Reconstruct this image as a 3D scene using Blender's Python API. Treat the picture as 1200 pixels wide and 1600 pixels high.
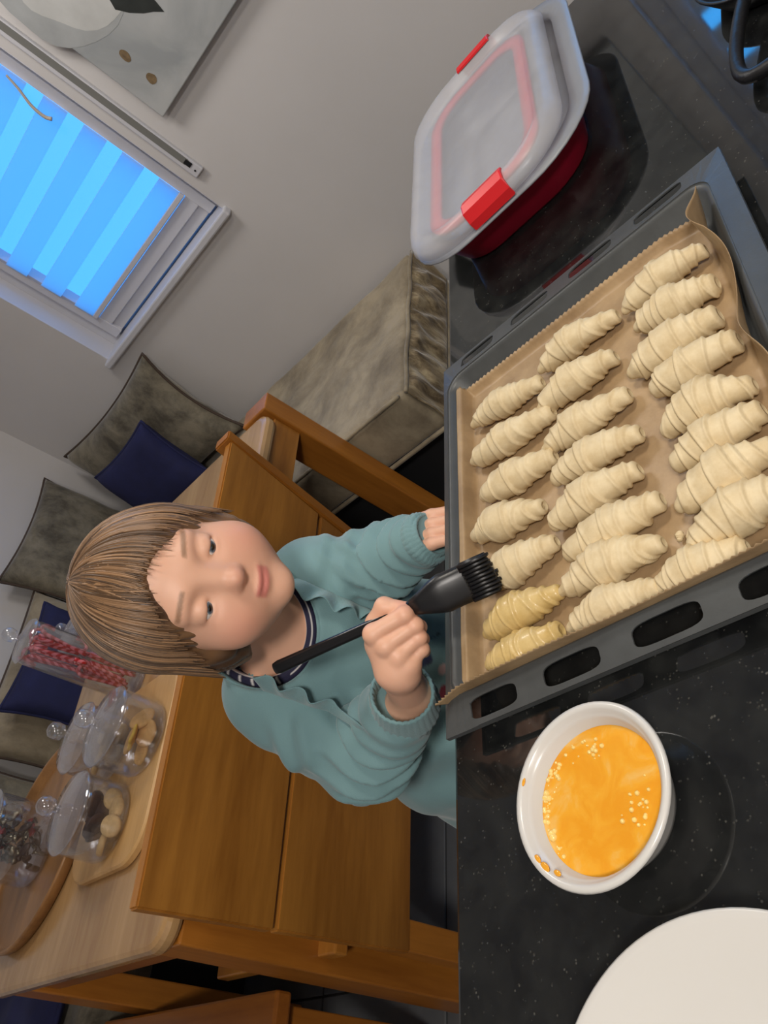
import bpy, bmesh, math, random
import numpy as np
from mathutils import Vector, Matrix

for o in list(bpy.data.objects): bpy.data.objects.remove(o)
scene = bpy.context.scene
COL = scene.collection

# ------------------------------------------------------------------ camera
cam_data = bpy.data.cameras.new('camera')
cam = bpy.data.objects.new('camera', cam_data); COL.objects.link(cam)
cam_data.sensor_fit = 'VERTICAL'; cam_data.sensor_height = 32.0; cam_data.sensor_width = 24.0
cam_data.lens = 32.0 * 1254.72 / 1600.0
cam_data.clip_start = 0.02
CX = Vector((0.0437659, -0.6481128, -0.7602857))      # image right
CY = Vector((0.7682594, -0.4646476, 0.4403181))       # image up
CF = Vector((0.6386407, 0.6033676, -0.4775830))       # view direction (phone held on its side, rolled)
M = Matrix((( CX.x, CY.x, -CF.x, 0.0), (CX.y, CY.y, -CF.y, 0.0), (CX.z, CY.z, -CF.z, 1.395), (0, 0, 0, 1)))
cam.matrix_world = M
scene.camera = cam

# ------------------------------------------------------------------ world, lights, exposure
world = bpy.data.worlds.new('dusk_world'); scene.world = world; world.use_nodes = True
world.node_tree.nodes['Background'].inputs[0].default_value = (0.10, 0.22, 0.55, 1)
world.node_tree.nodes['Background'].inputs[1].default_value = 0.35
def area_light(name, loc, target, size, power, color):
    d = bpy.data.lights.new(name, 'AREA'); d.shape = 'DISK'; d.size = size; d.energy = power; d.color = color
    o = bpy.data.objects.new(name, d); COL.objects.link(o); o.location = loc
    o.rotation_euler = (Vector(target) - Vector(loc)).to_track_quat('-Z', 'Y').to_euler()
    return o
area_light('kitchen_ceiling_light', (0.85, -0.10, 2.42), (0.6, 0.2, 0.0), 0.35, 7.5, (1.0, 0.92, 0.80))
area_light('dining_side_fill', (1.62, 1.05, 2.42), (1.2, 1.2, 0.0), 0.5, 9.0, (1.0, 0.94, 0.87))  # added fill without a fixture, brightens the right wall and dining table
area_light('kitchen_side_fill', (-0.70, -0.60, 2.42), (-0.5, -0.2, 0.0), 0.4, 27.0, (1.0, 0.935, 0.87))  # unseen fill light added behind the camera for the child and walls
scene.view_settings.view_transform = 'Standard'
scene.view_settings.look = 'None'
scene.view_settings.gamma = 1.0
scene.view_settings.use_curve_mapping = False
scene.view_settings.exposure = 0.45

# ------------------------------------------------------------------ helpers
def tag(o, label=None, cat=None, group=None, kind=None):
    if label: o['label'] = label
    if cat: o['category'] = cat
    if group: o['group'] = group
    if kind: o['kind'] = kind
    return o

def empty(name, loc=(0, 0, 0), rz=0.0):
    o = bpy.data.objects.new(name, None); COL.objects.link(o)
    o.location = loc; o.rotation_euler = (0, 0, rz); o.empty_display_size = 0.05
    return o

def link(name, me, mat=None, parent=None, smooth=False):
    if mat is not None and not me.materials: me.materials.append(mat)
    if smooth:
        me.polygons.foreach_set('use_smooth', [True] * len(me.polygons))
    o = bpy.data.objects.new(name, me); COL.objects.link(o)
    if parent is not None: o.parent = parent
    return o

def pydata(name, v, f, mat=None, parent=None, smooth=False):
    me = bpy.data.meshes.new(name)
    me.from_pydata([tuple(map(float, p)) for p in v], [], f); me.update()
    return link(name, me, mat, parent, smooth)

def bm_obj(name, bm, mat=None, parent=None, smooth=False):
    me = bpy.data.meshes.new(name)
    bmesh.ops.recalc_face_normals(bm, faces=bm.faces)
    bm.to_mesh(me); bm.free()
    return link(name, me, mat, parent, smooth)

def bm_box(bm, lo, hi, bev=0.0, seg=2):
    t = bmesh.new()
    bmesh.ops.create_cube(t, size=1.0)
    for v in t.verts:
        v.co = Vector([(lo[i] + hi[i]) / 2 + v.co[i] * (hi[i] - lo[i]) for i in range(3)])
    if bev > 0:
        bmesh.ops.bevel(t, geom=list(t.edges), offset=bev, segments=seg, affect='EDGES', profile=0.5)
    me = bpy.data.meshes.new('tmp'); t.to_mesh(me); t.free(); bm.from_mesh(me); bpy.data.meshes.remove(me)

def box(name, lo, hi, mat, parent=None, bev=0.0, seg=2):
    bm = bmesh.new(); bm_box(bm, lo, hi, bev, seg)
    return bm_obj(name, bm, mat, parent)

def grid_mesh(rows, closed_u=False, closed_v=False, cap0=False, cap1=False):
    """rows: array (n, m, 3); returns verts, faces. closed_v closes each row."""
    R = np.asarray(rows, float); n, m = R.shape[:2]
    V = R.reshape(-1, 3).tolist(); F = []
    for i in range(n if closed_u else n - 1):
        for j in range(m if closed_v else m - 1):
            a = i * m + j; b = i * m + (j + 1) % m; c = ((i + 1) % n) * m + (j + 1) % m; d = ((i + 1) % n) * m + j
            F.append((a, b, c, d))
    if cap0: F.append(tuple(reversed(range(m))))
    if cap1: F.append(tuple(range((n - 1) * m, n * m)))
    return V, F

def lathe(name, prof, mat, parent=None, n=48, center=(0, 0, 0), smooth=True):
    a = np.linspace(0, 2 * np.pi, n, endpoint=False)
    rows = [[(center[0] + r * math.cos(t), center[1] + r * math.sin(t), center[2] + z) for t in a] for r, z in prof]
    V, F = grid_mesh(rows, closed_v=True)
    return pydata(name, V, F, mat, parent, smooth)

def tube_rows(pts, radii, m=10):
    P = [Vector(p) for p in pts]; n = len(P); rows = []
    up = None
    for i in range(n):
        t = (P[min(i + 1, n - 1)] - P[max(i - 1, 0)]).normalized()
        if up is None:
            up = t.orthogonal().normalized()
        else:
            up = (up - t * up.dot(t)).normalized()
        s = t.cross(up)
        r = radii[i] if hasattr(radii, '__len__') else radii
        rows.append([tuple(P[i] + up * (r * math.cos(k * 2 * math.pi / m)) + s * (r * math.sin(k * 2 * math.pi / m))) for k in range(m)])
    return rows

def tube(name, pts, radii, mat, parent=None, m=10, smooth=True):
    V, F = grid_mesh(tube_rows(pts, radii, m), closed_v=True, cap0=True, cap1=True)
    return pydata(name, V, F, mat, parent, smooth)

def catmull(pts, k=6):
    P = [Vector(p) for p in pts]; out = []
    for i in range(len(P) - 1):
        a, b, c, d = P[max(i - 1, 0)], P[i], P[i + 1], P[min(i + 2, len(P) - 1)]
        for j in range(k):
            t = j / k
            out.append(0.5 * ((2 * b) + (c - a) * t + (2 * a - 5 * b + 4 * c - d) * t * t + (3 * b - a - 3 * c + d) * t ** 3))
    out.append(P[-1])
    return out

def rrect(x0, y0, x1, y1, r, n=8):
    out = []
    for cx, cy, a0 in ((x1 - r, y1 - r, 0), (x0 + r, y1 - r, 90), (x0 + r, y0 + r, 180), (x1 - r, y0 + r, 270)):
        for k in range(n + 1):
            a = math.radians(a0 + 90 * k / n)
            out.append((cx + r * math.cos(a), cy + r * math.sin(a)))
    return out

def sstep(x): x = np.clip(x, 0, 1); return x * x * (3 - 2 * x)

class Waves:
    """cheap smooth 3D noise: a sum of warped plane waves"""
    def __init__(s, seed, n=10, f=1.0):
        r = np.random.RandomState(seed); d = r.normal(size=(n, 3)); d /= np.linalg.norm(d, axis=1)[:, None]
        s.k = (d * (f * (0.6 + 1.2 * r.rand(n)))[:, None]).astype(np.float32); s.p = (r.rand(n) * 6.283).astype(np.float32)
    def __call__(s, P):
        P = np.asarray(P, np.float32)
        return np.sin(P @ s.k.T + s.p).sum(-1) / math.sqrt(len(s.p) / 2) * 0.5

# ------------------------------------------------------------------ implicit surfaces (for soft bodies)
def surface_nets(fun, lo, hi, h):
    lo = np.array(lo, np.float32); hi = np.array(hi, np.float32)
    n = np.ceil((hi - lo) / h).astype(int) + 1
    ax = [lo[i] + h * np.arange(n[i], dtype=np.float32) for i in range(3)]
    D = np.empty(n, np.float32)
    Y, Z = np.meshgrid(ax[1], ax[2], indexing='ij')
    step = max(1, int(400000 / (n[1] * n[2])))
    for i in range(0, n[0], step):
        xs = ax[0][i:i + step]
        P = np.empty((len(xs), n[1], n[2], 3), np.float32)
        P[..., 0] = xs[:, None, None]; P[..., 1] = Y; P[..., 2] = Z
        D[i:i + step] = fun(P.reshape(-1, 3)).reshape(P.shape[:3])
    S = D < 0
    c = np.zeros(n - 1, np.int8)
    for a in (0, 1):
        for b in (0, 1):
            for d in (0, 1):
                c += S[a:n[0] - 1 + a, b:n[1] - 1 + b, d:n[2] - 1 + d]
    I = np.argwhere((c > 0) & (c < 8))
    idx = -np.ones(n - 1, np.int64); idx[I[:, 0], I[:, 1], I[:, 2]] = np.arange(len(I))
    acc = np.zeros((len(I), 3)); cnt = np.zeros(len(I))
    C = [(a, b, d) for a in (0, 1) for b in (0, 1) for d in (0, 1)]
    for p in range(8):
        for q in range(p + 1, 8):
            df = np.abs(np.array(C[p]) - np.array(C[q]))
            if df.sum() != 1: continue
            A = I + C[p]; Bq = I + C[q]
            va = D[A[:, 0], A[:, 1], A[:, 2]]; vb = D[Bq[:, 0], Bq[:, 1], Bq[:, 2]]
            m = (va < 0) != (vb < 0)
            t = np.where(m, va / np.where(m, va - vb, 1), 0)
            acc += np.where(m[:, None], A + (Bq - A) * t[:, None], 0); cnt += m
    V = lo + h * acc / cnt[:, None]
    F = []
    for axis in range(3):
        sl0 = [slice(None)] * 3; sl1 = [slice(None)] * 3
        sl0[axis] = slice(0, n[axis] - 1); sl1[axis] = slice(1, n[axis])
        a, b = [k for k in range(3) if k != axis]
        m = S[tuple(sl0)] != S[tuple(sl1)]
        E_ = np.argwhere(m)
        ok = (E_[:, a] > 0) & (E_[:, b] > 0) & (E_[:, a] < n[a] - 1) & (E_[:, b] < n[b] - 1)
        E_ = E_[ok]
        ins = S[E_[:, 0], E_[:, 1], E_[:, 2]]
        def cell(da, db):
            Q = E_.copy(); Q[:, a] -= da; Q[:, b] -= db
            return idx[Q[:, 0], Q[:, 1], Q[:, 2]]
        q = np.stack([cell(1, 1), cell(0, 1), cell(0, 0), cell(1, 0)], 1)
        flip = ins if axis != 1 else ~ins
        q[~flip] = q[~flip][:, ::-1]
        F.append(q)
    F = np.concatenate(F); F = F[(F >= 0).all(1)]
    return V, F

def np_mesh(name, V, F, mat=None, parent=None, smooth=True):
    me = bpy.data.meshes.new(name)
    V = np.asarray(V, np.float32); F = np.asarray(F, np.int32)
    me.vertices.add(len(V)); me.vertices.foreach_set('co', V.ravel())
    me.loops.add(F.size); me.loops.foreach_set('vertex_index', F.ravel())
    me.polygons.add(len(F)); me.polygons.foreach_set('loop_start', np.arange(0, F.size, F.shape[1], dtype=np.int32))
    me.update(calc_edges=True); me.validate()
    return link(name, me, mat, parent, smooth)

def vcol(o, cols, name='tint'):
    a = o.data.color_attributes.new(name, 'FLOAT_COLOR', 'POINT')
    c = np.ones((len(o.data.vertices), 4), np.float32); c[:, :3] = cols
    a.data.foreach_set('color', c.ravel())

def sd_cap(P, a, b, ra, rb=None):
    rb = ra if rb is None else rb
    a = np.array(a, np.float32); b = np.array(b, np.float32); ab = b - a
    t = np.clip(((P - a) @ ab) / (ab @ ab), 0, 1)
    return np.linalg.norm(P - a - t[:, None] * ab, axis=1) - (ra + (rb - ra) * t)
def sd_ell(P, c, r):
    r = np.array(r, np.float32); q = (P - np.array(c, np.float32))
    k0 = np.linalg.norm(q / r, axis=1); k1 = np.linalg.norm(q / (r * r), axis=1) + 1e-9
    return k0 * (k0 - 1) / k1
def smin(a, b, k):
    h = np.clip(0.5 + 0.5 * (b - a) / k, 0, 1)
    return b + (a - b) * h - k * h * (1 - h)
def smax(a, b, k): return -smin(-a, -b, k)

# ------------------------------------------------------------------ materials
def newmat(name):
    m = bpy.data.materials.new(name); m.use_nodes = True
    nt = m.node_tree; return m, nt, nt.nodes['Principled BSDF']
def setp(b, **k):
    for n, v in k.items():
        n = n.replace('_', ' ')
        if n in b.inputs: b.inputs[n].default_value = v
def srgb(r, g, b):
    f = lambda c: c / 12.92 if c <= 0.04045 else ((c + 0.055) / 1.055) ** 2.4
    return (f(r / 255), f(g / 255), f(b / 255), 1.0)
def noise_node(nt, scale, detail=4, rough=0.55, vec=None):
    n = nt.nodes.new('ShaderNodeTexNoise'); n.inputs['Scale'].default_value = scale
    n.inputs['Detail'].default_value = detail; n.inputs['Roughness'].default_value = rough
    if vec is not None: nt.links.new(vec, n.inputs['Vector'])
    return n
def coords(nt, scale=(1, 1, 1), rot=(0, 0, 0)):
    t = nt.nodes.new('ShaderNodeTexCoord'); mp = nt.nodes.new('ShaderNodeMapping')
    mp.inputs['Scale'].default_value = scale; mp.inputs['Rotation'].default_value = rot
    nt.links.new(t.outputs['Object'], mp.inputs['Vector']); return mp.outputs['Vector']
def ramp(nt, fac, stops):
    r = nt.nodes.new('ShaderNodeValToRGB'); e = r.color_ramp.elements
    while len(e) < len(stops): e.new(0.5)
    for i, (p, c) in enumerate(stops): e[i].position = p; e[i].color = c
    nt.links.new(fac, r.inputs[0]); return r.outputs['Color']
def bump(nt, bsdf, height, strength=0.2, dist=0.01):
    b = nt.nodes.new('ShaderNodeBump'); b.inputs['Strength'].default_value = strength; b.inputs['Distance'].default_value = dist
    nt.links.new(height, b.inputs['Height']); nt.links.new(b.outputs['Normal'], bsdf.inputs['Normal'])

def simple(name, c, rough=0.5, var=0.0, scale=8.0, bmp=0.0, bscale=60.0, **kw):
    m, nt, b = newmat(name); setp(b, Roughness=rough, **kw)
    b.inputs['Base Color'].default_value = c
    v = coords(nt)
    if var > 0:
        n = noise_node(nt, scale, 4, vec=v)
        lo = tuple(x * (1 - var) for x in c[:3]) + (1,); hi = tuple(min(1, x * (1 + var)) for x in c[:3]) + (1,)
        nt.links.new(ramp(nt, n.outputs['Fac'], [(0.3, lo), (0.7, hi)]), b.inputs['Base Color'])
    if bmp > 0:
        n2 = noise_node(nt, bscale, 3, vec=v); bump(nt, b, n2.outputs['Fac'], bmp, 0.004)
    return m

def wood(name, c0, c1, axis='x', scale=6.0, rough=0.32, coat=0.0):
    m, nt, b = newmat(name); setp(b, Roughness=rough, Coat_Weight=coat, Coat_Roughness=0.15)
    s = {'x': (0.12, 1, 1), 'y': (1, 0.12, 1), 'z': (1, 1, 0.12)}[axis]
    v = coords(nt, s)
    n = noise_node(nt, scale, 6, 0.6, v)
    n2 = noise_node(nt, scale * 9, 4, 0.6, v)
    mix = nt.nodes.new('ShaderNodeMath'); mix.operation = 'MULTIPLY_ADD'; mix.inputs[1].default_value = 0.35
    nt.links.new(n2.outputs['Fac'], mix.inputs[0]); nt.links.new(n.outputs['Fac'], mix.inputs[2])
    nt.links.new(ramp(nt, mix.outputs[0], [(0.42, c0), (0.86, c1)]), b.inputs['Base Color'])
    bump(nt, b, n2.outputs['Fac'], 0.06, 0.003)
    return m

def velvet(name, c0, c1, scale=9.0, rough=0.75):
    m, nt, b = newmat(name); setp(b, Roughness=rough, Sheen_Weight=0.35, Sheen_Roughness=0.4)
    v = coords(nt, (1, 1, 0.8))
    n = noise_node(nt, scale, 6, 0.68, v); n.inputs['Distortion'].default_value = 0.25
    nt.links.new(ramp(nt, n.outputs['Fac'], [(0.36, c0), (0.62, c1)]), b.inputs['Base Color'])
    n2 = noise_node(nt, 240, 2, vec=v); bump(nt, b, n2.outputs['Fac'], 0.15, 0.002)
    return m

def granite():
    m, nt, b = newmat('black_granite'); setp(b, Roughness=0.13, IOR=1.6)
    v = coords(nt)
    vo = nt.nodes.new('ShaderNodeTexVoronoi'); vo.inputs['Scale'].default_value = 260; nt.links.new(v, vo.inputs['Vector'])
    sp = ramp(nt, vo.outputs['Distance'], [(0.10, (1, 1, 1, 1)), (0.30, (0, 0, 0, 1))])
    n = noise_node(nt, 90, 3, vec=v); gate = ramp(nt, n.outputs['Fac'], [(0.52, (0, 0, 0, 1)), (0.66, (1, 1, 1, 1))])
    mu = nt.nodes.new('ShaderNodeMix'); mu.data_type = 'RGBA'; mu.blend_type = 'MULTIPLY'; mu.inputs['Factor'].default_value = 1
    nt.links.new(sp, mu.inputs['A']); nt.links.new(gate, mu.inputs['B'])
    n3 = noise_node(nt, 30, 5, vec=v); base = ramp(nt, n3.outputs['Fac'], [(0.35, srgb(20, 21, 22)), (0.7, srgb(36, 37, 36))])
    fin = nt.nodes.new('ShaderNodeMix'); fin.data_type = 'RGBA'
    nt.links.new(mu.outputs['Result'], fin.inputs['Factor']); nt.links.new(base, fin.inputs['A']); fin.inputs['B'].default_value = srgb(84, 83, 78)
    nt.links.new(fin.outputs['Result'], b.inputs['Base Color'])
    n4 = noise_node(nt, 14, 4, vec=v); r = nt.nodes.new('ShaderNodeMapRange')
    r.inputs['To Min'].default_value = 0.02; r.inputs['To Max'].default_value = 0.075
    nt.links.new(n4.outputs['Fac'], r.inputs['Value']); nt.links.new(r.outputs[0], b.inputs['Roughness'])
    return m

def glass(name, tint=(1, 1, 1, 1), rough=0.0):
    m, nt, b = newmat(name)
    setp(b, Roughness=rough, Transmission_Weight=1.0, IOR=1.45); b.inputs['Base Color'].default_value = tint
    return m

def emitmat(name, c, s):
    m = bpy.data.materials.new(name); m.use_nodes = True; nt = m.node_tree; nt.nodes.clear()
    e = nt.nodes.new('ShaderNodeEmission'); e.inputs[0].default_value = c; e.inputs[1].default_value = s
    o = nt.nodes.new('ShaderNodeOutputMaterial'); nt.links.new(e.outputs[0], o.inputs[0]); return m

def fabric_blind(name, c, trans):
    m = bpy.data.materials.new(name); m.use_nodes = True; nt = m.node_tree; nt.nodes.clear()
    d = nt.nodes.new('ShaderNodeBsdfDiffuse'); d.inputs[0].default_value = c
    t = nt.nodes.new('ShaderNodeBsdfTransparent' if trans[1] else 'ShaderNodeBsdfTranslucent'); t.inputs[0].default_value = (1, 1, 1, 1)
    x = nt.nodes.new('ShaderNodeMixShader'); x.inputs[0].default_value = trans[0]
    o = nt.nodes.new('ShaderNodeOutputMaterial')
    nt.links.new(d.outputs[0], x.inputs[1]); nt.links.new(t.outputs[0], x.inputs[2]); nt.links.new(x.outputs[0], o.inputs[0]); return m

def tinted(name, rough=0.5, fine=0.0, fscale=400.0, **kw):
    """base colour from the object's own painted colours"""
    m, nt, b = newmat(name); setp(b, Roughness=rough, **kw)
    a = nt.nodes.new('ShaderNodeVertexColor'); a.layer_name = 'tint'
    nt.links.new(a.outputs['Color'], b.inputs['Base Color'])
    if fine > 0:
        n = noise_node(nt, fscale, 2, vec=coords(nt)); bump(nt, b, n.outputs['Fac'], fine, 0.001)
    return m

M_wall = simple('wall_paint', srgb(206, 203, 202), 0.85, 0.03, 2.0, 0.05, 180)
M_ceil = simple('ceiling_paint', srgb(226, 222, 214), 0.9, 0.02, 2.0)
M_tile = simple('slate_tile', srgb(92, 94, 96), 0.55, 0.22, 5.0, 0.25, 40)
M_grout = simple('dark_grout', srgb(52, 52, 52), 0.9, 0.1, 30)
M_white_paint = simple('white_gloss_paint', srgb(204, 204, 210), 0.35, 0.02, 4)
M_granite = granite()
M_cab = simple('cabinet_lacquer', srgb(120, 116, 108), 0.5, 0.04, 3)
M_dark = simple('dark_recess', srgb(26, 26, 28), 0.8, 0.1, 10)
M_enamel = simple('grey_enamel', srgb(70, 72, 72), 0.42, 0.10, 40, 0.04, 200)
M_iron = simple('black_iron', srgb(18, 18, 20), 0.45, 0.1, 60, 0.15, 200)
M_oak = wood('honey_oak', srgb(132, 79, 26), srgb(190, 128, 53), 'x', 7)
M_oakz = wood('honey_oak_upright', srgb(128, 73, 22), srgb(184, 118, 45), 'z', 7)
M_oaky = wood('honey_oak_cross', srgb(118, 66, 24), srgb(170, 106, 42), 'y', 7)
M_tabletop = wood('pale_table_wood', srgb(146, 108, 66), srgb(188, 150, 102), 'x', 8, 0.22, 0.3)
M_board = wood('bamboo_board', srgb(170, 126, 74), srgb(206, 164, 108), 'x', 9, 0.4)
M_velvet = velvet('taupe_velvet', srgb(120, 108, 88), srgb(172, 158, 132), 5.0)
M_velvet2 = velvet('olive_velvet', srgb(76, 70, 58), srgb(130, 122, 104), 11.0)
M_navy = simple('navy_cotton', srgb(26, 30, 72), 0.85, 0.15, 20, 0.15, 300)
M_piping = simple('brown_piping', srgb(70, 56, 46), 0.7, 0.1, 40)

exec_parts = []
# ------------------------------------------------------------------ room shell
X0, X1, Y0, Y1, ZC = -1.9, 2.25, -1.7, 2.80, 2.45
fl = empty('floor'); tag(fl, kind='structure')
grout = box('grout', (X0, Y0, -0.06), (X1, Y1, -0.004), M_grout, fl)
tile_me = None
ts = 0.45
nx = int(math.ceil((X1 - X0) / ts)); ny = int(math.ceil((Y1 - Y0) / ts))
for i in range(nx):
    for j in range(ny):
        if tile_me is None:
            bm = bmesh.new(); bm_box(bm, (0.003, 0.003, -0.01), (ts - 0.003, ts - 0.003, 0.0), 0.0015, 1)
            t = bm_obj('tile', bm, M_tile, fl); tile_me = t.data
        else:
            t = link('tile', tile_me, None, fl)
        sx = min(1.0, (X1 - X0 - i * ts) / ts); sy = min(1.0, (Y1 - Y0 - j * ts) / ts)
        t.location = (X0 + i * ts, Y0 + j * ts, 0); t.scale = (sx, sy, 1)
box('ceiling', (X0 - .1, Y0 - .1, ZC), (X1 + .1, Y1 + .1, ZC + 0.1), M_ceil)['kind'] = 'structure'
box('wall_back', (X0 - .1, Y1, 0), (X1 + .16, Y1 + 0.12, ZC), M_wall)['kind'] = 'structure'
box('wall_left', (X0 - .12, Y0, 0), (X0, Y1, ZC), M_wall)['kind'] = 'structure'
box('wall_front', (X0 - .1, Y0 - .12, 0), (X1 + .16, Y0, ZC), M_wall)['kind'] = 'structure'
WINS = [(1.362, 2.160, 1.005, 2.06), (-0.58, 0.218, 1.005, 2.06)]
bm = bmesh.new()
ys = [Y0, WINS[1][0], WINS[1][1], WINS[0][0], WINS[0][1], Y1]
for a in range(5):
    if a in (1, 3):
        bm_box(bm, (X1, ys[a], 0), (X1 + 0.16, ys[a + 1], 1.005)); bm_box(bm, (X1, ys[a], 2.06), (X1 + 0.16, ys[a + 1], ZC))
    else:
        bm_box(bm, (X1, ys[a], 0), (X1 + 0.16, ys[a + 1], ZC))
bm_obj('wall_right', bm, M_wall)['kind'] = 'structure'

M_sheer = fabric_blind('sheer_blind_fabric', srgb(150, 165, 190), (0.85, True))
M_opaque = fabric_blind('dense_blind_fabric', srgb(120, 140, 175), (0.76, False))
def window(n, y0, y1, z0, z1, sky, dense, blabel):
    w = empty('window_%d' % n, (X1, y0, z0)); tag(w, kind='structure')
    X = X1
    def b(name, lo, hi, mat, par=w, bev=0.002):
        o = box(name, lo, hi, mat, None, bev); o.parent = par
        o.matrix_parent_inverse = Matrix.Translation((-X1, -y0, -z0)); return o
    b('reveal', (X, y1 - 0.004, z0), (X + 0.135, y1, z1), M_white_paint); b('reveal', (X, y0, z0), (X + 0.135, y0 + 0.004, z1), M_white_paint)
    b('reveal', (X, y0, z1 - 0.004), (X + 0.135, y1, z1), M_white_paint)
    f0 = 0.062
    b('frame', (X + 0.085, y0 + .004, z0), (X + 0.135, y0 + f0, z1), M_white_paint); b('frame', (X + 0.085, y1 - f0, z0), (X + 0.135, y1 - .004, z1), M_white_paint)
    b('frame', (X + 0.085, y0 + f0, z0 + 0.012), (X + 0.135, y1 - f0, z0 + 0.075), M_white_paint); b('frame', (X + 0.085, y0 + f0, z1 - 0.07), (X + 0.135, y1 - f0, z1), M_white_paint)
    b('frame', (X + 0.072, y0 + f0 + .004, z0 + 0.052), (X + 0.09, y1 - f0 - .004, z0 + 0.10), M_white_paint)
    b('pane', (X + 0.118, y0 + f0, z0 + 0.075), (X + 0.122, y1 - f0, z1 - 0.07), sky)
    b('frame', (X + 0.07, y0 + f0 - .01, z0 + .012), (X + 0.116, y0 + .088, z1), M_white_paint); b('frame', (X + 0.07, y1 - .094, z0 + .012), (X + 0.116, y1 - f0 + .01, z1), M_white_paint)
    b('window_sill', (X - 0.028, y0 - 0.012, z0 - 0.022), (X + 0.09, y1 + 0.012, z0 + 0.004), M_white_paint, bev=0.006)
    r = empty('zebra_blind', (X + 0.06, (y0 + y1) / 2, z0 + 0.1)); tag(r, blabel, 'blind', 'zebra roller blinds')
    yb0, yb1 = y0 + 0.084, y1 - 0.090
    def c(name, lo, hi, mat, bev=0):
        o = box(name, lo, hi, mat, None, bev); o.parent = r
        o.matrix_parent_inverse = Matrix.Translation(-Vector(r.location)); return o
    z = 1.123; k = 0
    c('bottom_bar', (X + .058, yb0, 1.108), (X + .068, yb1, 1.126), M_white_paint, 0.003)
    while z < z1 - 0.05:
        hgt = 0.072 if k % 2 == 0 else 0.050
        c('blind_band', (X + .062, yb0, z), (X + .0632, yb1, min(z + hgt, z1 - .05)), dense if k % 2 == 0 else M_sheer)
        z += hgt; k += 1
    c('roller_cassette', (X + .03, yb0 - .01, z1 - 0.065), (X + .08, yb1 + .01, z1 - .004), M_white_paint, 0.006)
    return r
window(1, *WINS[0], emitmat('dusk_sky_glow', (0.055, 0.35, 1.0, 1), 1.6), M_opaque, 'blue-lit zebra roller blind in the window above the cushions')
window(2, *WINS[1], emitmat('dusk_sky_glow_near', (0.05, 0.40, 1.0, 1), 6.0), fabric_blind('denser_blind_fabric', srgb(200, 205, 212), (0.10, False)), 'zebra roller blind whose blue stripes mirror in the worktop')

# vertical cord track beside the window
tr = empty('cord_track', (X1, 1.305, 1.118)); tag(tr, 'white vertical cord track screwed to the wall beside the window', 'cord track')
def local(o, r): o.parent = r; o.matrix_parent_inverse = Matrix.Translation(-Vector(r.location)); return o
local(box('track_rail', (X1 - 0.014, 1.288, 1.118), (X1 - 0.0005, 1.326, 2.02), M_white_paint, None, 0.003), tr)
local(box('track_groove', (X1 - 0.0155, 1.292, 1.165), (X1 - 0.0135, 1.312, 2.0), simple('grey_plastic', srgb(120, 120, 116), 0.5)), tr)
local(box('track_stop', (X1 - 0.0165, 1.294, 1.150), (X1 - 0.0138, 1.310, 1.172), M_iron, None, 0.001), tr)
lathe_s = lathe('screw', [(0.0, 0.0), (0.003, 0.0), (0.0032, 0.0012), (0.0, 0.002)], M_iron, None, 12)
lathe_s.rotation_euler = (0, -math.pi / 2, 0); lathe_s.location = (X1 - 0.0142, 1.307, 1.134); local(lathe_s, tr)
cd = tube('blind_cord', catmull([(X1 + .045, 1.452, 1.66), (X1 + .040, 1.462, 1.62), (X1 + .036, 1.480, 1.575), (X1 + .034, 1.484, 1.535), (X1 + .034, 1.476, 1.515)], 6), [0.003 + 0.003 * i / 24 for i in range(25)], simple('beige_cord', srgb(190, 178, 162), 0.8), None, 8)
tag(cd, 'short beige pull cord hanging in front of the blue blind', 'cord')

# ------------------------------------------------------------------ painting
pt = empty('canvas_painting', (X1, 1.22, 1.28)); tag(pt, 'grey canvas painting of a white flower with dark leaf', 'painting')
def paint_mat():
    m, nt, b = newmat('painted_canvas'); setp(b, Roughness=0.75)
    v = coords(nt); n = noise_node(nt, 5, 5, vec=v); n.inputs['Distortion'].default_value = 0.6
    nt.links.new(ramp(nt, n.outputs['Fac'], [(0.35, srgb(150, 154, 156)), (0.62, srgb(178, 180, 180))]), b.inputs['Base Color'])
    n2 = noise_node(nt, 500, 1, vec=v); bump(nt, b, n2.outputs['Fac'], 0.1, 0.001); return m
local(box('canvas', (X1 - 0.034, 0.30, 1.280), (X1 - 0.004, 1.222, 2.10), paint_mat(), None, 0.003), pt)
def flat_shape(name, pts, th, mat, x):
    bm = bmesh.new(); vs = [bm.verts.new((x, y, z)) for y, z in pts]; f = bm.faces.new(vs)
    e = bmesh.ops.extrude_face_region(bm, geom=[f]); bmesh.ops.translate(bm, vec=(-th, 0, 0), verts=[g for g in e['geom'] if isinstance(g, bmesh.types.BMVert)])
    o = bm_obj(name, bm, mat); return local(o, pt)
def blob(cy, cz, ry, rz, a=0, n=28, lump=0.0, seed=0):
    r = random.Random(seed); ph = [r.random() * 6.28 for _ in range(3)]
    out = []
    for k in range(n):
        t = 2 * math.pi * k / n; q = 1 + lump * (math.sin(3 * t + ph[0]) + 0.6 * math.sin(5 * t + ph[1]))
        y, z = ry * q * math.cos(t), rz * q * math.sin(t)
        out.append((cy + y * math.cos(a) - z * math.sin(a), cz + y * math.sin(a) + z * math.cos(a)))
    return out
xs = X1 - 0.0342
M_petal = simple('white_petal_paint', srgb(188, 189, 187), 0.75, 0.08, 14)
M_petal2 = simple('grey_petal_paint', srgb(162, 165, 166), 0.75, 0.10, 14)
M_leafp = simple('dark_leaf_paint', srgb(38, 42, 40), 0.7, 0.25, 40)
M_seed = simple('brown_seed_paint', srgb(118, 98, 70), 0.7, 0.25, 90)
flat_shape('petal', blob(1.10, 1.62, 0.17, 0.13, 0.5, lump=0.05, seed=2), 0.0003, M_petal2, xs)
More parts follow.
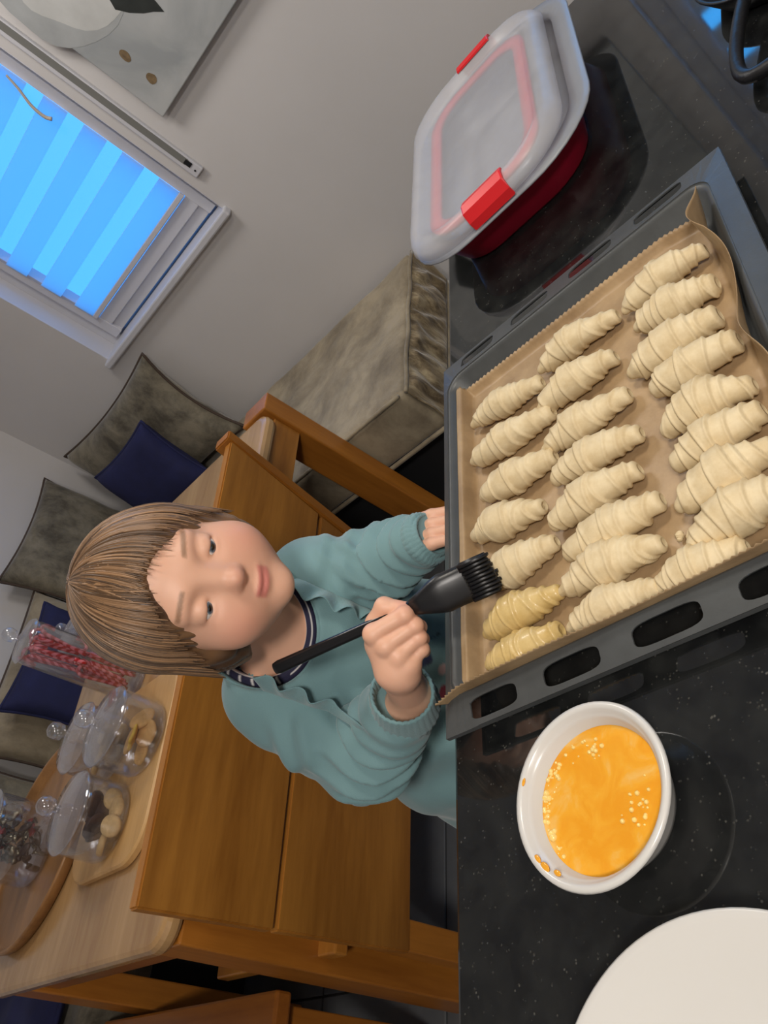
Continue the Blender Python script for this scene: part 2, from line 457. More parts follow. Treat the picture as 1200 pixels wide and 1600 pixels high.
flat_shape('petal', blob(1.09, 1.60, 0.13, 0.09, 0.8, lump=0.06, seed=3), 0.0006, M_petal, xs)
flat_shape('petal', blob(0.96, 1.68, 0.14, 0.10, -0.5, lump=0.06, seed=4), 0.0005, M_petal, xs)
flat_shape('leaf', [(1.062, 1.500), (1.045, 1.470), (1.022, 1.442), (1.002, 1.425), (0.985, 1.405), (0.978, 1.432), (0.972, 1.468), (0.965, 1.52), (0.99, 1.56), (1.03, 1.56)], 0.0008, M_leafp, xs)
flat_shape('seed', blob(1.145, 1.432, 0.0115, 0.017, 0.2, 16, 0.03), 0.0006, M_seed, xs)
flat_shape('seed', blob(1.150, 1.353, 0.013, 0.015, 0.2, 16, 0.05, 5), 0.0006, M_seed, xs)

# ------------------------------------------------------------------ kitchen island
WT = 0.90
wk = box('worktop', (-1.0, -0.22, WT - 0.04), (1.50, 0.503, WT), M_granite, None, 0.004)
tag(wk, 'black speckled granite worktop with a polished surface', 'worktop')
for i in range(3):
    cx0 = -0.95 + i * 0.79
    cb = empty('base_cabinet', (cx0 + 0.39, 0.12, 0)); tag(cb, 'grey base cabinet under the granite worktop, %s' % ['below the camera end', 'below the middle', 'below the red baking tin'][i], 'cabinet', 'island base cabinets')
    local(box('carcass', (cx0 + .004, -0.17, 0.10), (cx0 + 0.776, 0.44, WT - 0.0405), M_cab), cb)
    local(box('plinth', (cx0 + .004, -0.12, 0.0), (cx0 + 0.776, 0.40, 0.10), M_dark), cb)
    local(box('back_panel', (cx0 + .01, 0.44, 0.10), (cx0 + 0.77, 0.455, WT - 0.045), M_cab, None, 0.002), cb)
    d = local(box('door', (cx0 + .008, -0.19, 0.11), (cx0 + 0.772, -0.17, WT - 0.05), M_cab, None, 0.003), cb)
    h = tube('handle', catmull([(cx0 + .3, -0.19, .78), (cx0 + .3, -0.22, .78), (cx0 + .48, -0.22, .78), (cx0 + .48, -0.19, .78)], 5), 0.006, M_enamel, None, 8); h.parent = d

# ------------------------------------------------------------------ baking tray
def ring_loop(x0, y0, x1, y1, r, z, n=6): return [(x, y, z) for x, y in rrect(x0, y0, x1, y1, r, n)]
tray = empty('baking_tray', (0.547, 0.291, WT)); tag(tray, 'dark grey enamelled oven tray with slotted rims, full of raw pastry rolls', 'baking tray')
CXR = (0.332, 0.116, 0.762, 0.474); OUT = (0.302, 0.097, 0.796, 0.486); ZR, ZO, RC, NC = 0.931, 0.925, 0.022, 6
def ins(d): return (CXR[0] + d, CXR[1] + d, CXR[2] - d, CXR[3] - d)
loops = [ring_loop(*ins(0.030), 0.012, 0.9035, NC), ring_loop(*ins(0.024), 0.014, 0.9035, NC), ring_loop(*ins(0.017), 0.016, 0.9060, NC),
         ring_loop(*ins(0.006), 0.020, 0.9275, NC), ring_loop(*ins(0.0025), 0.021, 0.9305, NC), ring_loop(*CXR, RC, ZR, NC)]
V, F = grid_mesh(loops, closed_v=True, cap0=True)
pan = pydata('pan', V, F, M_enamel, None, True); local(pan, tray)
sm = pan.modifiers.new('thick', 'SOLIDIFY'); sm.thickness = 0.0014; sm.offset = 1
V = []; F = []
def q(*p):
    i = len(V); V.extend(p); F.append(tuple(range(i, i + len(p))))
m1 = NC + 1
crest = ring_loop(*CXR, RC, ZR, NC)
cc = [(CXR[2] - RC, CXR[3] - RC), (CXR[0] + RC, CXR[3] - RC), (CXR[0] + RC, CXR[1] + RC), (CXR[2] - RC, CXR[1] + RC)]
oc = [(OUT[2], OUT[3]), (OUT[0], OUT[3]), (OUT[0], OUT[1]), (OUT[2], OUT[1])]
outer = []
for c in range(4):
    for k in range(m1):
        a = math.radians(90 * c + 90 * k / NC); s = max(abs(math.cos(a)), abs(math.sin(a)))
        fx = abs(oc[c][0] - cc[c][0]); fy = abs(oc[c][1] - cc[c][1])
        outer.append((cc[c][0] + fx * math.cos(a) / s, cc[c][1] + fy * math.sin(a) / s, ZO))
for c in range(4):
    for k in range(NC): i = c * m1 + k; q(crest[i], crest[i + 1], outer[i + 1], outer[i])
for c in (0, 2):
    i = c * m1 + NC; j = ((c + 1) % 4) * m1; q(crest[i], crest[j], outer[j], outer[i])
slots = [(0.140, 0.197), (0.226, 0.284), (0.314, 0.370), (0.399, 0.453)]
ya, yb = CXR[1] + RC, CXR[3] - RC
ye = [ya] + [(slots[i][1] + slots[i + 1][0]) / 2 for i in range(3)] + [yb]
for side in (0, 1):
    xc, xo = (CXR[0], OUT[0]) if side == 0 else (CXR[2], OUT[2])
    P = lambda s, y: (xc + (xo - xc) * s, y, ZR + (ZO - ZR) * s)
    for i in range(4):
        y0, y1 = slots[i]; w0, w1 = 0.22, 0.84; hy = 0.008
        sl = []; re = []
        for k in range(24):
            t = 2 * math.pi * (k + 0.5) / 24; cs, sn = math.cos(t), math.sin(t)
            p = 0.5
            ex = (abs(cs) ** p) * (1 if cs > 0 else -1); ey = (abs(sn) ** p) * (1 if sn > 0 else -1)
            sl.append(P((w0 + w1) / 2 + (w1 - w0) / 2 * ex, (y0 + y1) / 2 + (y1 - y0) / 2 * ey))
            m = max(abs(cs), abs(sn)); 
            re.append(P(0.5 + 0.5 * cs / m, (ye[i] + ye[i + 1]) / 2 + (ye[i + 1] - ye[i]) / 2 * sn / m))
        for k in range(24):
            k2 = (k + 1) % 24; q(sl[k], sl[k2], re[k2], re[k])
        for cs, sn in ((1, 1), (-1, 1), (-1, -1), (1, -1)): # corner triangles
            ks = [k for k in range(24) if (math.cos(2 * math.pi * (k + .5) / 24) > 0) == (cs > 0) and (math.sin(2 * math.pi * (k + .5) / 24) > 0) == (sn > 0)]
            kk = sorted(ks, key=lambda k: abs(abs(math.cos(2 * math.pi * (k + .5) / 24)) - abs(math.sin(2 * math.pi * (k + .5) / 24))))[:2]
            q(re[kk[0]], re[kk[1]], P(0.5 + 0.5 * cs, ye[i + 1] if sn > 0 else ye[i]))
for i in range(len(outer)):   # turned-down lip
    a, b_ = outer[i], outer[(i + 1) % len(outer)]
    q(a, b_, (b_[0], b_[1], ZO - 0.004), (a[0], a[1], ZO - 0.004))
bm = bmesh.new()
for f in F:
    bm.faces.new([bm.verts.new(V[i]) for i in f])
bmesh.ops.remove_doubles(bm, verts=bm.verts, dist=1e-5)
rim = bm_obj('slotted_rim', bm, M_enamel); local(rim, tray)
sm = rim.modifiers.new('thick', 'SOLIDIFY'); sm.thickness = 0.0016; sm.offset = 0

# ------------------------------------------------------------------ baking paper
def paper_mat():
    m, nt, b = newmat('brown_baking_paper'); setp(b, Roughness=0.42, Specular_IOR_Level=0.35)
    v = coords(nt); n = noise_node(nt, 22, 5, 0.6, v)
    nt.links.new(ramp(nt, n.outputs['Fac'], [(0.35, srgb(146, 120, 88)), (0.65, srgb(172, 145, 109))]), b.inputs['Base Color'])
    n2 = noise_node(nt, 45, 4, vec=v); bump(nt, b, n2.outputs['Fac'], 0.25, 0.004); return m
NU, NV = 150, 130
rows = []; W1 = Waves(5, 8, 60)
for j in range(NV + 1):
    v = j / NV; row = []
    for i in range(NU + 1):
        u = i / NU
        hl = 0.038 + 0.003 * math.sin(v * 9 + 1)                      # height of the upright left flap
        hf = float(0.038 - 0.008 * sstep(np.array((u - 0.02) / 0.5)) + 0.022 * sstep(np.array((u - 0.60) / 0.3)) + 0.005 * math.sin(u * 17))
        s = u * (0.400 + hl); t = v * (0.352 + hf)
        x, z, zf = 0.345 + (s - hl), 0.9055, 0.0
        if s < hl:
            h = hl - s; z += h; x = 0.345 - 0.20 * h + 0.004 * max(0, 1 - h / .01) - 0.004
        if t < hf:
            h = hf - t; zf = h * 0.97; y = 0.1345 - 0.20 * h + 0.005 * max(0, 1 - h / .012) - 0.006 * math.sin(u * 20) * h / .03
        else:
            y = 0.1395 + (t - hf)
            e = y - 0.4545
            if e > 0: zf = min(e * 1.3, 0.019); y = 0.4545 + e * 0.30
        z = max(z, 0.9055 + zf)
        if x > 0.738: z = max(z, 0.9055 + (x - 0.738) * 1.5)
        wv = float(W1(np.array([[x, y, 0.0]]))[0])
        z += 0.0005 * (wv + 1)
        if i == 0: z += 0.0012 * (1 if j % 2 else -1)
        if i == NU: x += 0.0016 * (1 if j % 2 else -1)
        c = max(0, 1 - math.hypot(u / 0.10, (1 - v) / 0.10)); x -= 0.004 * c; y += 0.022 * c; z -= 0.004 * c
        c = max(0, 1 - math.hypot((1 - u) / 0.20, v / 0.22)); x -= 0.030 * c; z += 0.006 * c; y += 0.004 * c
        row.append((x, y, z))
    rows.append(row)
V, F = grid_mesh(rows)
pap = pydata('baking_paper', V, F, paper_mat(), None, True)
sm = pap.modifiers.new('thick', 'SOLIDIFY'); sm.thickness = 0.0004
tag(pap, 'brown baking paper with zigzag edges lining the oven tray', 'paper')

# ------------------------------------------------------------------ pastry rolls
def dough_mat(name, c0, c1, rough, glaze=0.0):
    m, nt, b = newmat(name); setp(b, Roughness=rough, Subsurface_Weight=0.0, Coat_Weight=glaze, Coat_Roughness=0.12)
    v = coords(nt); n = noise_node(nt, 55, 5, 0.6, v)
    nt.links.new(ramp(nt, n.outputs['Fac'], [(0.35, c0), (0.65, c1)]), b.inputs['Base Color'])
    n2 = noise_node(nt, 160, 3, vec=v); bump(nt, b, n2.outputs['Fac'], 0.25, 0.002); return m
M_dough = dough_mat('raw_dough', srgb(204, 182, 140), srgb(220, 202, 164), 0.6)
M_glazed = dough_mat('egg_glazed_dough', srgb(198, 168, 104), srgb(210, 184, 126), 0.38, 0.22)
ROLLS = [((0.676, .448), (0.664, .347)), ((0.615, .449), (0.609, .338)), ((0.557, .437), (0.550, .342)), ((0.512, .452), (0.498, .362)),
         ((0.445, .438), (0.449, .352)), ((0.3925, .442), (0.398, .354)), ((0.3575, .440), (0.3585, .358)),
         ((0.684, .345), (0.682, .246)), ((0.624, .352), (0.627, .257)), ((0.564, .352), (0.566, .252)), ((0.521, .344), (0.514, .249)),
         ((0.470, .352), (0.476, .258)), ((0.427, .340), (0.431, .244)), ((0.3965, .352), (0.3945, .252)), ((0.3585, .348), (0.3575, .262)),
         ((0.679, .236), (0.682, .146)), ((0.640, .228), (0.626, .147)), ((0.587, .244), (0.586, .154)), ((0.548, .226), (0.544, .146)),
         ((0.500, .226), (0.494, .147)), ((0.456, .224), (0.460, .147)), ((0.416, .230), (0.426, .148)), ((0.377, .228), (0.388, .146)), ((0.3555, .262), (0.3565, .190))]
RB = [.0165, .0175, .0170, .0180, .0180, .0175, .0165, .0165, .0180, .0180, .0185, .0185, .0195, .0180, .0165, .0165, .0180, .0185, .0190, .0195, .0200, .0190, .0185, .0160]
def roll_mesh(L, R, seed):
    r = random.Random(seed); n, m = 110, 44
    th = np.linspace(0, 2 * np.pi, m, endpoint=False)
    T = np.linspace(-1, 1, n)
    nl = r.choice([3, 4, 4, 5])
    lay = []
    off = r.uniform(-0.10, 0.10)
    for k in range(1, nl + 1):
        hw = 1.0 - (k - .15) / (nl + 0.55)
        lay.append((off * k / nl + r.uniform(-.05, .05), hw, r.uniform(0.04, 0.12) * r.choice((-1, 1)), r.uniform(0, 6.28), r.uniform(0.8, 1.2)))
    W = Waves(seed + 100, 8, 1.6); W2 = Waves(seed + 200, 8, 4.5)
    a0 = r.uniform(0.42, 0.53)
    rows = []
    bend = r.uniform(-0.12, 0.12); bz = r.uniform(0.9, 1.0)
    e0, e1 = r.uniform(0.55, 0.95), r.uniform(0.95, 1.15)
    for t in T:
        base = a0 + 0.05 * np.cos(t * 1.4)
        rad = np.full(m, base)
        for c, hw, sk, ph, g in lay:
            edge = hw + sk * np.cos(th - ph) + 0.012 * np.sin(2 * th + ph)
            dd = edge - abs(t - c)
            w0 = sstep(dd / 0.022)
            rad = rad + (1 - a0) / nl * g * w0 * (0.80 + 0.20 * sstep(dd / 0.30)) + np.exp(-((dd - 0.045) / 0.035) ** 2) * 0.042 * w0
        q3 = np.stack([np.cos(th) * 1.2, np.sin(th) * 1.2, np.full(m, t * 2.6)], 1)
        rad = rad * (1 + 0.045 * W(q3) + 0.016 * W2(q3))
        if t < 0: cap = math.sqrt(max(0, 1 - max(0, (-t - 0.86) / 0.14) ** 2)) * (1 - (1 - e0) * float(sstep(np.array((-t - .70) / .2))))
        else: cap = math.sqrt(max(0, 1 - max(0, (t - 0.94) / 0.06) ** 2 * .55)) * (1 - (1 - e1) * float(sstep(np.array((t - .75) / .2))))
        rad = rad * max(cap, 0.05) * R
        x = rad * np.cos(th) + bend * R * (t * t - .4) * 2; z = rad * np.sin(th) * bz
        y = np.full(m, t * L / 2)
        zmin = -R * 0.80
        z = np.where(z < zmin, zmin, z)
        drop = (abs(t) ** 2) * R * (1 - a0) * 0.62      # thin ends sag to the paper
        z = np.maximum(z - drop, zmin)
        rows.append(np.stack([x, y, z], 1))
    # hollow spiral at the near end
    last = rows[-1]; cen = last.mean(0)
    rows.append(cen + (last - cen) * 0.72 + np.array([0, 0.0006, 0])); rows.append(cen + (last - cen) * 0.55 + np.array([0, -0.0035, 0])); rows.append(cen + (last - cen) * 0.30 + np.array([0.0004, -0.0015, 0])); rows.append(cen + (last - cen) * 0.1 + np.array([0, -0.0012, 0]))
    return grid_mesh(rows, closed_v=True, cap0=True, cap1=True), -zmin
rown = ['row along the far rim', 'middle row', 'row nearest the camera']
ordn = ['first', 'second', 'third', 'fourth', 'fifth', 'sixth', 'seventh', 'eighth', 'ninth']
for i, (a, b_) in enumerate(ROLLS):
    L = math.hypot(a[0] - b_[0], a[1] - b_[1]) * 1.06; R = RB[i] * 1.03
    (V, F), hb = roll_mesh(L, R, 11 + i)
    gl = i in (5, 6)
    o = pydata('pastry_roll', V, F, M_glazed if gl else M_dough, None, True)
    o.location = ((a[0] + b_[0]) / 2, (a[1] + b_[1]) / 2, 0.9082 + hb)
    o.rotation_euler = (0, 0, math.atan2(b_[1] - a[1], b_[0] - a[0]) + math.pi / 2 + math.pi)
    rw = 0 if i < 7 else (1 if i < 15 else 2); k = i - (0, 7, 15)[rw]
    if i == 4: lab = 'raw pastry roll touched by the black pastry brush'
    elif i == 5: lab = 'yellow egg-brushed pastry roll next to the unglazed one under the brush'
    elif i == 6: lab = 'yellow egg-brushed pastry roll against the paper flap, nearest the egg bowl'
    else: lab = 'raw pastry roll, %s from the red tin in the %s' % (ordn[k], rown[rw])
    tag(o, lab, 'pastry', 'pastry rolls on the tray')
M_crumb = M_dough
for i, (x, y, r) in enumerate([(0.392, 0.226, .005), (0.3975, 0.238, .0035), (0.352, 0.252, .003)]):
    (V, F), hb = roll_mesh(r * 2.6, r, 300 + i); o = pydata('dough_scrap', V, F, M_dough, None, True)
    o.location = (x, y, 0.9078 + hb); o.rotation_euler = (0, 0, i * 1.3)
    tag(o, ['larger', 'smaller', 'tiny'][i] + ' scrap of pale dough on the paper beside the paper flap', 'dough scrap', 'dough scraps')

# ------------------------------------------------------------------ egg bowl
M_por = simple('white_porcelain', srgb(206, 203, 197), 0.22, 0.015, 6)
BX, BY = 0.212, 0.334
bw = lathe('egg_bowl', [(0.0, 0.0), (0.042, 0.0), (0.046, 0.002), (0.050, 0.010), (0.0580, 0.027), (0.0605, 0.0315), (0.0635, 0.0335), (0.0650, 0.0360), (0.0642, 0.0385), (0.0615, 0.0390),
                         (0.0590, 0.0375), (0.0578, 0.0350), (0.0562, 0.0338), (0.0545, 0.0315), (0.0490, 0.0150), (0.0440, 0.0060), (0.038, 0.0042), (0.0, 0.0040)], M_por, None, 72)
bw.location = (BX, BY, WT + .0002); tag(bw, 'small white bowl holding the beaten egg', 'bowl')
def egg_mat():
    m, nt, b = newmat('beaten_egg'); setp(b, Roughness=0.12, Coat_Weight=0.3, Subsurface_Weight=0.15)
    b.inputs['Subsurface Radius'].default_value = (0.01, 0.005, 0.001)
    v = coords(nt); n = noise_node(nt, 38, 4, 0.55, v); n.inputs['Distortion'].default_value = 0.8
    nt.links.new(ramp(nt, n.outputs['Fac'], [(0.40, srgb(228, 154, 34)), (0.56, srgb(232, 166, 48)), (0.70, srgb(230, 180, 94))]), b.inputs['Base Color']); return m
W = Waves(9, 8, 90); rows = []
for k in range(14):
    rr = 0.0518 * k / 13
    rows.append([(rr * math.cos(t) * (1 + (0.02 * math.sin(3 * t) if 0 < k < 12 else 0)), rr * math.sin(t), 0.0235 + 0.0004 * float(W(np.array([[rr * math.cos(t), rr * math.sin(t), 0]]))[0])) for t in np.linspace(0, 2 * math.pi, 64, endpoint=False)])
rows[0] = [(0, 0, 0.0235)] * 64
V, F = grid_mesh(rows, closed_v=True); 
eggt = empty('beaten_egg', (BX, BY, WT + .0002)); tag(eggt, 'frothy orange beaten egg in the small white bowl', 'egg')
pydata('egg_surface', V, F, egg_mat(), eggt, True)
M_bub = simple('egg_froth', srgb(240, 206, 120), 0.08, 0.1, 60, Coat_Weight=0.6)
bm = bmesh.new(); r = random.Random(4)
for k in range(95):
    if k < 60: a = r.gauss(1.25, 0.42); d = 0.0505 - abs(r.gauss(0, .004))
    elif k < 80: a = r.gauss(-2.0, 0.3); d = r.uniform(.022, .042)
    else: a = r.gauss(0.1, .25); d = r.uniform(.028, .046)
    s = r.uniform(.0007, .0021) if k > 6 else r.uniform(.0022, .0036)
    bmesh.ops.create_uvsphere(bm, u_segments=8, v_segments=5, radius=s, matrix=Matrix.Translation((d * math.cos(a), d * math.sin(a), 0.0236)))
o = bm_obj('bubbles', bm, M_bub, eggt, True); o['kind'] = 'stuff'
for k, (a, d, s) in enumerate([(2.2, .0595, .0022), (2.35, .0592, .0028), (1.2, .0605, .0020), (2.55, .057, .002)]):
    dr = lathe('egg_drip', [(0, 0), (1, 0), (.9, .3), (.5, .5), (0, .55)], M_glazed, None, 14); dr.data.materials.clear(); dr.data.materials.append(bpy.data.materials['beaten_egg'])
    dr.scale = (s, s * 1.8, .0016); dr.location = (d * math.cos(a), d * math.sin(a), 0.0378); dr.rotation_euler = (0, 0, a); dr.parent = eggt

# ------------------------------------------------------------------ white plate
pl = lathe('plate', [(0.0, 0.004), (0.060, 0.004), (0.066, 0.0), (0.070, 0.0), (0.074, 0.006), (0.100, 0.013), (0.126, 0.0225), (0.1290, 0.0245), (0.1292, 0.0262), (0.1275, 0.0270), (0.124, 0.0262), (0.098, 0.0172), (0.082, 0.0128), (0.070, 0.0105), (0.05, 0.0100), (0.0, 0.0100)], M_por, None, 96)
pl.location = (0.000, 0.270, WT + .0002); tag(pl, 'large white plate in the corner below the egg bowl', 'plate')

# ------------------------------------------------------------------ pastry brush
M_sil = simple('black_silicone', srgb(20, 20, 22), 0.35, 0.1, 50)
M_blk = simple('black_handle_plastic', srgb(16, 16, 18), 0.28, 0.05, 50)
TIP = Vector((0.433, 0.398, 0.943)); END = Vector((0.386, 0.626, 1.027))
ax = (END - TIP); BL = ax.length; ax.normalize()
wd = (CX * 0.62 - CY * 0.78); wd = (wd - ax * wd.dot(ax)).normalized(); nd = ax.cross(wd)
br = empty('pastry_brush', TIP); tag(br, 'black silicone pastry brush gripped in the child\'s hand', 'brush')
def loft(name, secs, mat, m=20, p=0.7):
    rows = []
    for s, w, h in secs:
        row = []
        for k in range(m):
            t = 2 * math.pi * k / m; c, sn = math.cos(t), math.sin(t)
            c = abs(c) ** p * (1 if c > 0 else -1); sn = abs(sn) ** p * (1 if sn > 0 else -1)
            row.append(tuple(ax * s + wd * (w * c) + nd * (h * sn)))
        rows.append(row)
    V, F = grid_mesh(rows, closed_v=True, cap0=True, cap1=True)
    return pydata(name, V, F, mat, br, True)
loft('brush_head', [(0.030, .0175, .0075), (0.032, .0185, .0085), (0.052, .0185, .0095), (0.056, .0190, .0105), (0.066, .0165, .0105), (0.080, .0110, .0088), (0.090, .0080, .0072)], M_sil)
loft('handle', [(0.088, .0068, .0064), (0.10, .0066, .0060), (0.13, .0058, .0052), (0.17, .0058, .0052), (0.21, .0064, .0056), (BL - .006, .0068, .0060), (BL - .001, .0058, .0050), (BL, .003, .003)], M_blk, p=0.9)
bm = bmesh.new(); r = random.Random(2)
for i in range(10):
    for j in range(4):
        w0 = (i - 4.5) / 4.5 * .0165; h0 = (j - 1.5) / 1.5 * .0058
        p0 = ax * .033 + wd * w0 + nd * h0; p1 = ax * (0.002 + r.uniform(0, .005)) + wd * (w0 * 1.04) + nd * (h0 * 1.1)
        rr = tube_rows([p0, (p0 + p1) / 2, p1], [.0024, .0022, .0015], 5); vv, ff = grid_mesh(rr, closed_v=True, cap0=True, cap1=True)
        vs = [bm.verts.new(v) for v in vv]
        for f in ff: bm.faces.new([vs[k] for k in f])
o = bm_obj('bristles', bm, M_sil, br, True); o['kind'] = 'stuff'

# ------------------------------------------------------------------ red baking tin with lid
M_redtin = simple('red_enamel', srgb(136, 18, 40), 0.3, 0.06, 20)
M_redpl = simple('red_plastic', srgb(214, 34, 40), 0.35, 0.05, 20)
M_tin = simple('grey_nonstick', srgb(136, 138, 143), 0.4, 0.06, 12)
M_pink = simple('pink_gasket', srgb(206, 70, 78), 0.6, 0.1, 12)
def frosted():
    m = bpy.data.materials.new('frosted_plastic'); m.use_nodes = True; nt = m.node_tree; b = nt.nodes['Principled BSDF']
    b.inputs['Base Color'].default_value = srgb(222, 222, 226); b.inputs['Roughness'].default_value = 0.32
    t = nt.nodes.new('ShaderNodeBsdfTransparent'); t.inputs[0].default_value = (0.96, 0.96, 0.98, 1)
    x = nt.nodes.new('ShaderNodeMixShader'); n = noise_node(nt, 14, 3, vec=coords(nt))
    mr = nt.nodes.new('ShaderNodeMapRange'); mr.inputs['To Min'].default_value = 0.34; mr.inputs['To Max'].default_value = 0.46
    nt.links.new(n.outputs['Fac'], mr.inputs['Value']); nt.links.new(mr.outputs[0], x.inputs[0])
    nt.links.new(t.outputs[0], x.inputs[1]); nt.links.new(b.outputs[0], x.inputs[2]); nt.links.new(x.outputs[0], nt.nodes['Material Output'].inputs[0]); return m
M_frost = frosted()
bx = empty('baking_tin', (1.195, 0.347, WT)); tag(bx, 'red rectangular baking tin with a frosted clip-on lid', 'container')
RR = (0.955, 0.188, 1.440, 0.506)
def rl(d, z, rad): return ring_loop(RR[0] + d, RR[1] + d, RR[2] - d, RR[3] - d, rad, z, 8)
V, F = grid_mesh([rl(.058, .9005, .06), rl(.050, .9012, .066), rl(.044, .906, .072), rl(.026, .952, .088), rl(.022, .960, .092)], closed_v=True, cap0=True)
local(pydata('tin_body', V, F, M_redtin, None, True), bx)
V, F = grid_mesh([rl(.060, .9030, .06), rl(.050, .9050, .066), rl(.030, .952, .086), rl(.030, .9605, .09), rl(.012, .9620, .10), rl(.001, .9615, .105), rl(.0, .9595, .106), rl(.002, .9580, .104), rl(.026, .9575, .092)], closed_v=True, cap0=True)
local(pydata('tin_rim', V, F, M_tin, None, True), bx)
def gl_(d, z, rad): return ring_loop(RR[0] + d, RR[1] + d + .030, RR[2] - d, RR[3] - d + .004, rad, z, 8)
V, F = grid_mesh([gl_(.046, .966, .06), gl_(.046, .9725, .06), gl_(.066, .9725, .048), gl_(.066, .966, .048)], closed_u=True, closed_v=True)
local(pydata('gasket', V, F, M_pink, None, True), bx)
def ll(d, z, rad): return ring_loop(RR[0] + d, RR[1] + d + .030, RR[2] - d, RR[3] - d + .004, rad, z, 8)
V, F = grid_mesh([ll(.010, .9640, .088), ll(.007, .9700, .09), ll(.011, .9790, .088), ll(.018, .9860, .083), ll(.027, .9890, .077), ll(.036, .9870, .070), ll(.044, .9800, .062), ll(.050, .9765, .056), ll(.062, .9755, .048)], closed_v=True)
lid = local(pydata('lid', V + [], F + [tuple(range(8 * 36, 9 * 36))], M_frost, None, True), bx)
def latch(x, side):
    rows = []
    prof = [(-.020, .9640), (-.0195, .976), (-.012, .9895), (0.002, .9935), (0.012, .9915), (0.013, .9885), (0.002, .9895), (-.010, .9860), (-.0165, .975), (-.017, .9640)]
    for y, s in ((0.315, .93), (0.317, 1), (0.382, 1), (0.384, .93)):
        rows.append([(x + side * p, y, .978 + (z - .978) * s) for p, z in prof])
    V, F = grid_mesh(rows, closed_v=True, cap0=True, cap1=True)
    o = pydata('latch', V, F, M_redpl); o.parent = lid; o['label'] = 'red lid latch'
latch(0.978, 1); latch(1.417, -1)

# ------------------------------------------------------------------ black pan on the worktop
pn = empty('black_pan', (1.085, -0.062, WT)); tag(pn, 'black pan with a bent wire handle at the worktop edge', 'pan')
lathe('pan_body', [(0, .002), (.085, .002), (.095, .004), (.108, .026), (.112, .034), (.115, .0345), (.1155, .032), (.099, .003), (.090, .0), (0, .0)], M_iron, pn, 56)
tube('wire_handle', catmull([(-.078, .074, .026), (-.12, .092, .026), (-.165, .108, .024), (-.205, .112, .022), (-.225, .090, .022), (-.222, .030, .022), (-.16, .000, .026), (-.106, .010, .026)], 7), .0075, M_iron, pn, 10)
# PART3
# ------------------------------------------------------------------ dining table
tb = empty('dining_table', (0.9, 1.7, 0)); tag(tb, 'honey-coloured wooden dining table with rounded corners, carrying the sweet jars', 'table')
TX0, TX1, TY0, TY1, TZ = 0.262, 1.498, 1.302, 2.10, 0.760
V, F = grid_mesh([ring_loop(TX0 + a, TY0 + a, TX1 - a, TY1 - a, 0.05 - a * .6, z, 8) for a, z in ((.014, TZ - .034), (.004, TZ - .031), (0, TZ - .024), (0, TZ - .012), (.003, TZ - .004), (.010, TZ - .0005), (.016, TZ))], closed_v=True, cap0=True, cap1=True)
top = local(pydata('tabletop', V, F, M_tabletop, None, False), tb)
for x0, x1 in ((0.275, 0.338), (1.500, 1.562)):
    for y0, y1 in ((1.312, 1.415), (1.985, 2.088)):
        tall = x0 > 1
        local(box('leg', (x0, y0, 0.0), (x1, y1, TZ + .006 if tall else TZ - .0345), M_oakz, None, 0.004), tb)
local(box('apron', (0.34, 1.322, TZ - .115), (1.499, 1.345, TZ - .035), M_oak, None, 0.002), tb)
local(box('apron', (0.34, 2.055, TZ - .115), (1.499, 2.078, TZ - .035), M_oak, None, 0.002), tb)
local(box('apron', (0.285, 1.417, TZ - .115), (0.308, 1.983, TZ - .035), M_oaky, None, 0.002), tb)
local(box('apron', (1.505, 1.417, TZ - .115), (1.55, 1.983, TZ - .035), M_oaky, None, 0.002), tb)

# ------------------------------------------------------------------ bench with plank back, tucked under the table
bn = empty('wooden_bench', (0.70, 1.35, 0)); tag(bn, 'wooden bench with a two-plank back, standing behind the child', 'bench')
def slab(name, a, b, c, d, th, mat, bev=0.003):
    """a,b top-left/right, c,d bottom-right/left; thickness th to +y"""
    bm = bmesh.new(); vs = [Vector(p) for p in (a, b, c, d)]
    f0 = [bm.verts.new(p) for p in vs]; f1 = [bm.verts.new(p + Vector((0, th, 0))) for p in vs]
    bm.faces.new(f0); bm.faces.new(f1[::-1])
    for k in range(4): bm.faces.new([f0[k], f1[k], f1[(k + 1) % 4], f0[(k + 1) % 4]])
    bmesh.ops.recalc_face_normals(bm, faces=bm.faces)
    bmesh.ops.bevel(bm, geom=list(bm.edges), offset=bev, segments=2, affect='EDGES')
    return local(bm_obj(name, bm, mat), bn)
def bk(x, z): return (x, 1.100 + (0.905 - z) * 0.19, z)
slab('back_plank', bk(.262, .905), bk(1.118, .925), bk(1.105, .668), bk(.285, .655), .024, M_oak)
slab('back_plank', bk(.286, .648), bk(1.104, .660), bk(1.100, .335), bk(.316, .318), .024, M_oak)
local(box('leg', (0.318, 1.213, 0.0), (0.372, 1.262, 0.60), M_oakz, None, 0.003), bn)
local(box('leg', (1.04, 1.213, 0.0), (1.095, 1.262, 0.60), M_oakz, None, 0.003), bn)
local(box('leg', (0.318, 1.58, 0.0), (0.372, 1.63, 0.42), M_oakz, None, 0.003), bn)
local(box('leg', (1.04, 1.58, 0.0), (1.095, 1.63, 0.42), M_oakz, None, 0.003), bn)
slab('back_post', bk(1.118, .935), bk(1.142, .935), bk(1.130, .30), bk(1.100, .30), .050, M_oakz)
local(box('seat', (0.30, 1.262, 0.42), (1.13, 1.66, 0.45), M_oak, None, 0.004), bn)

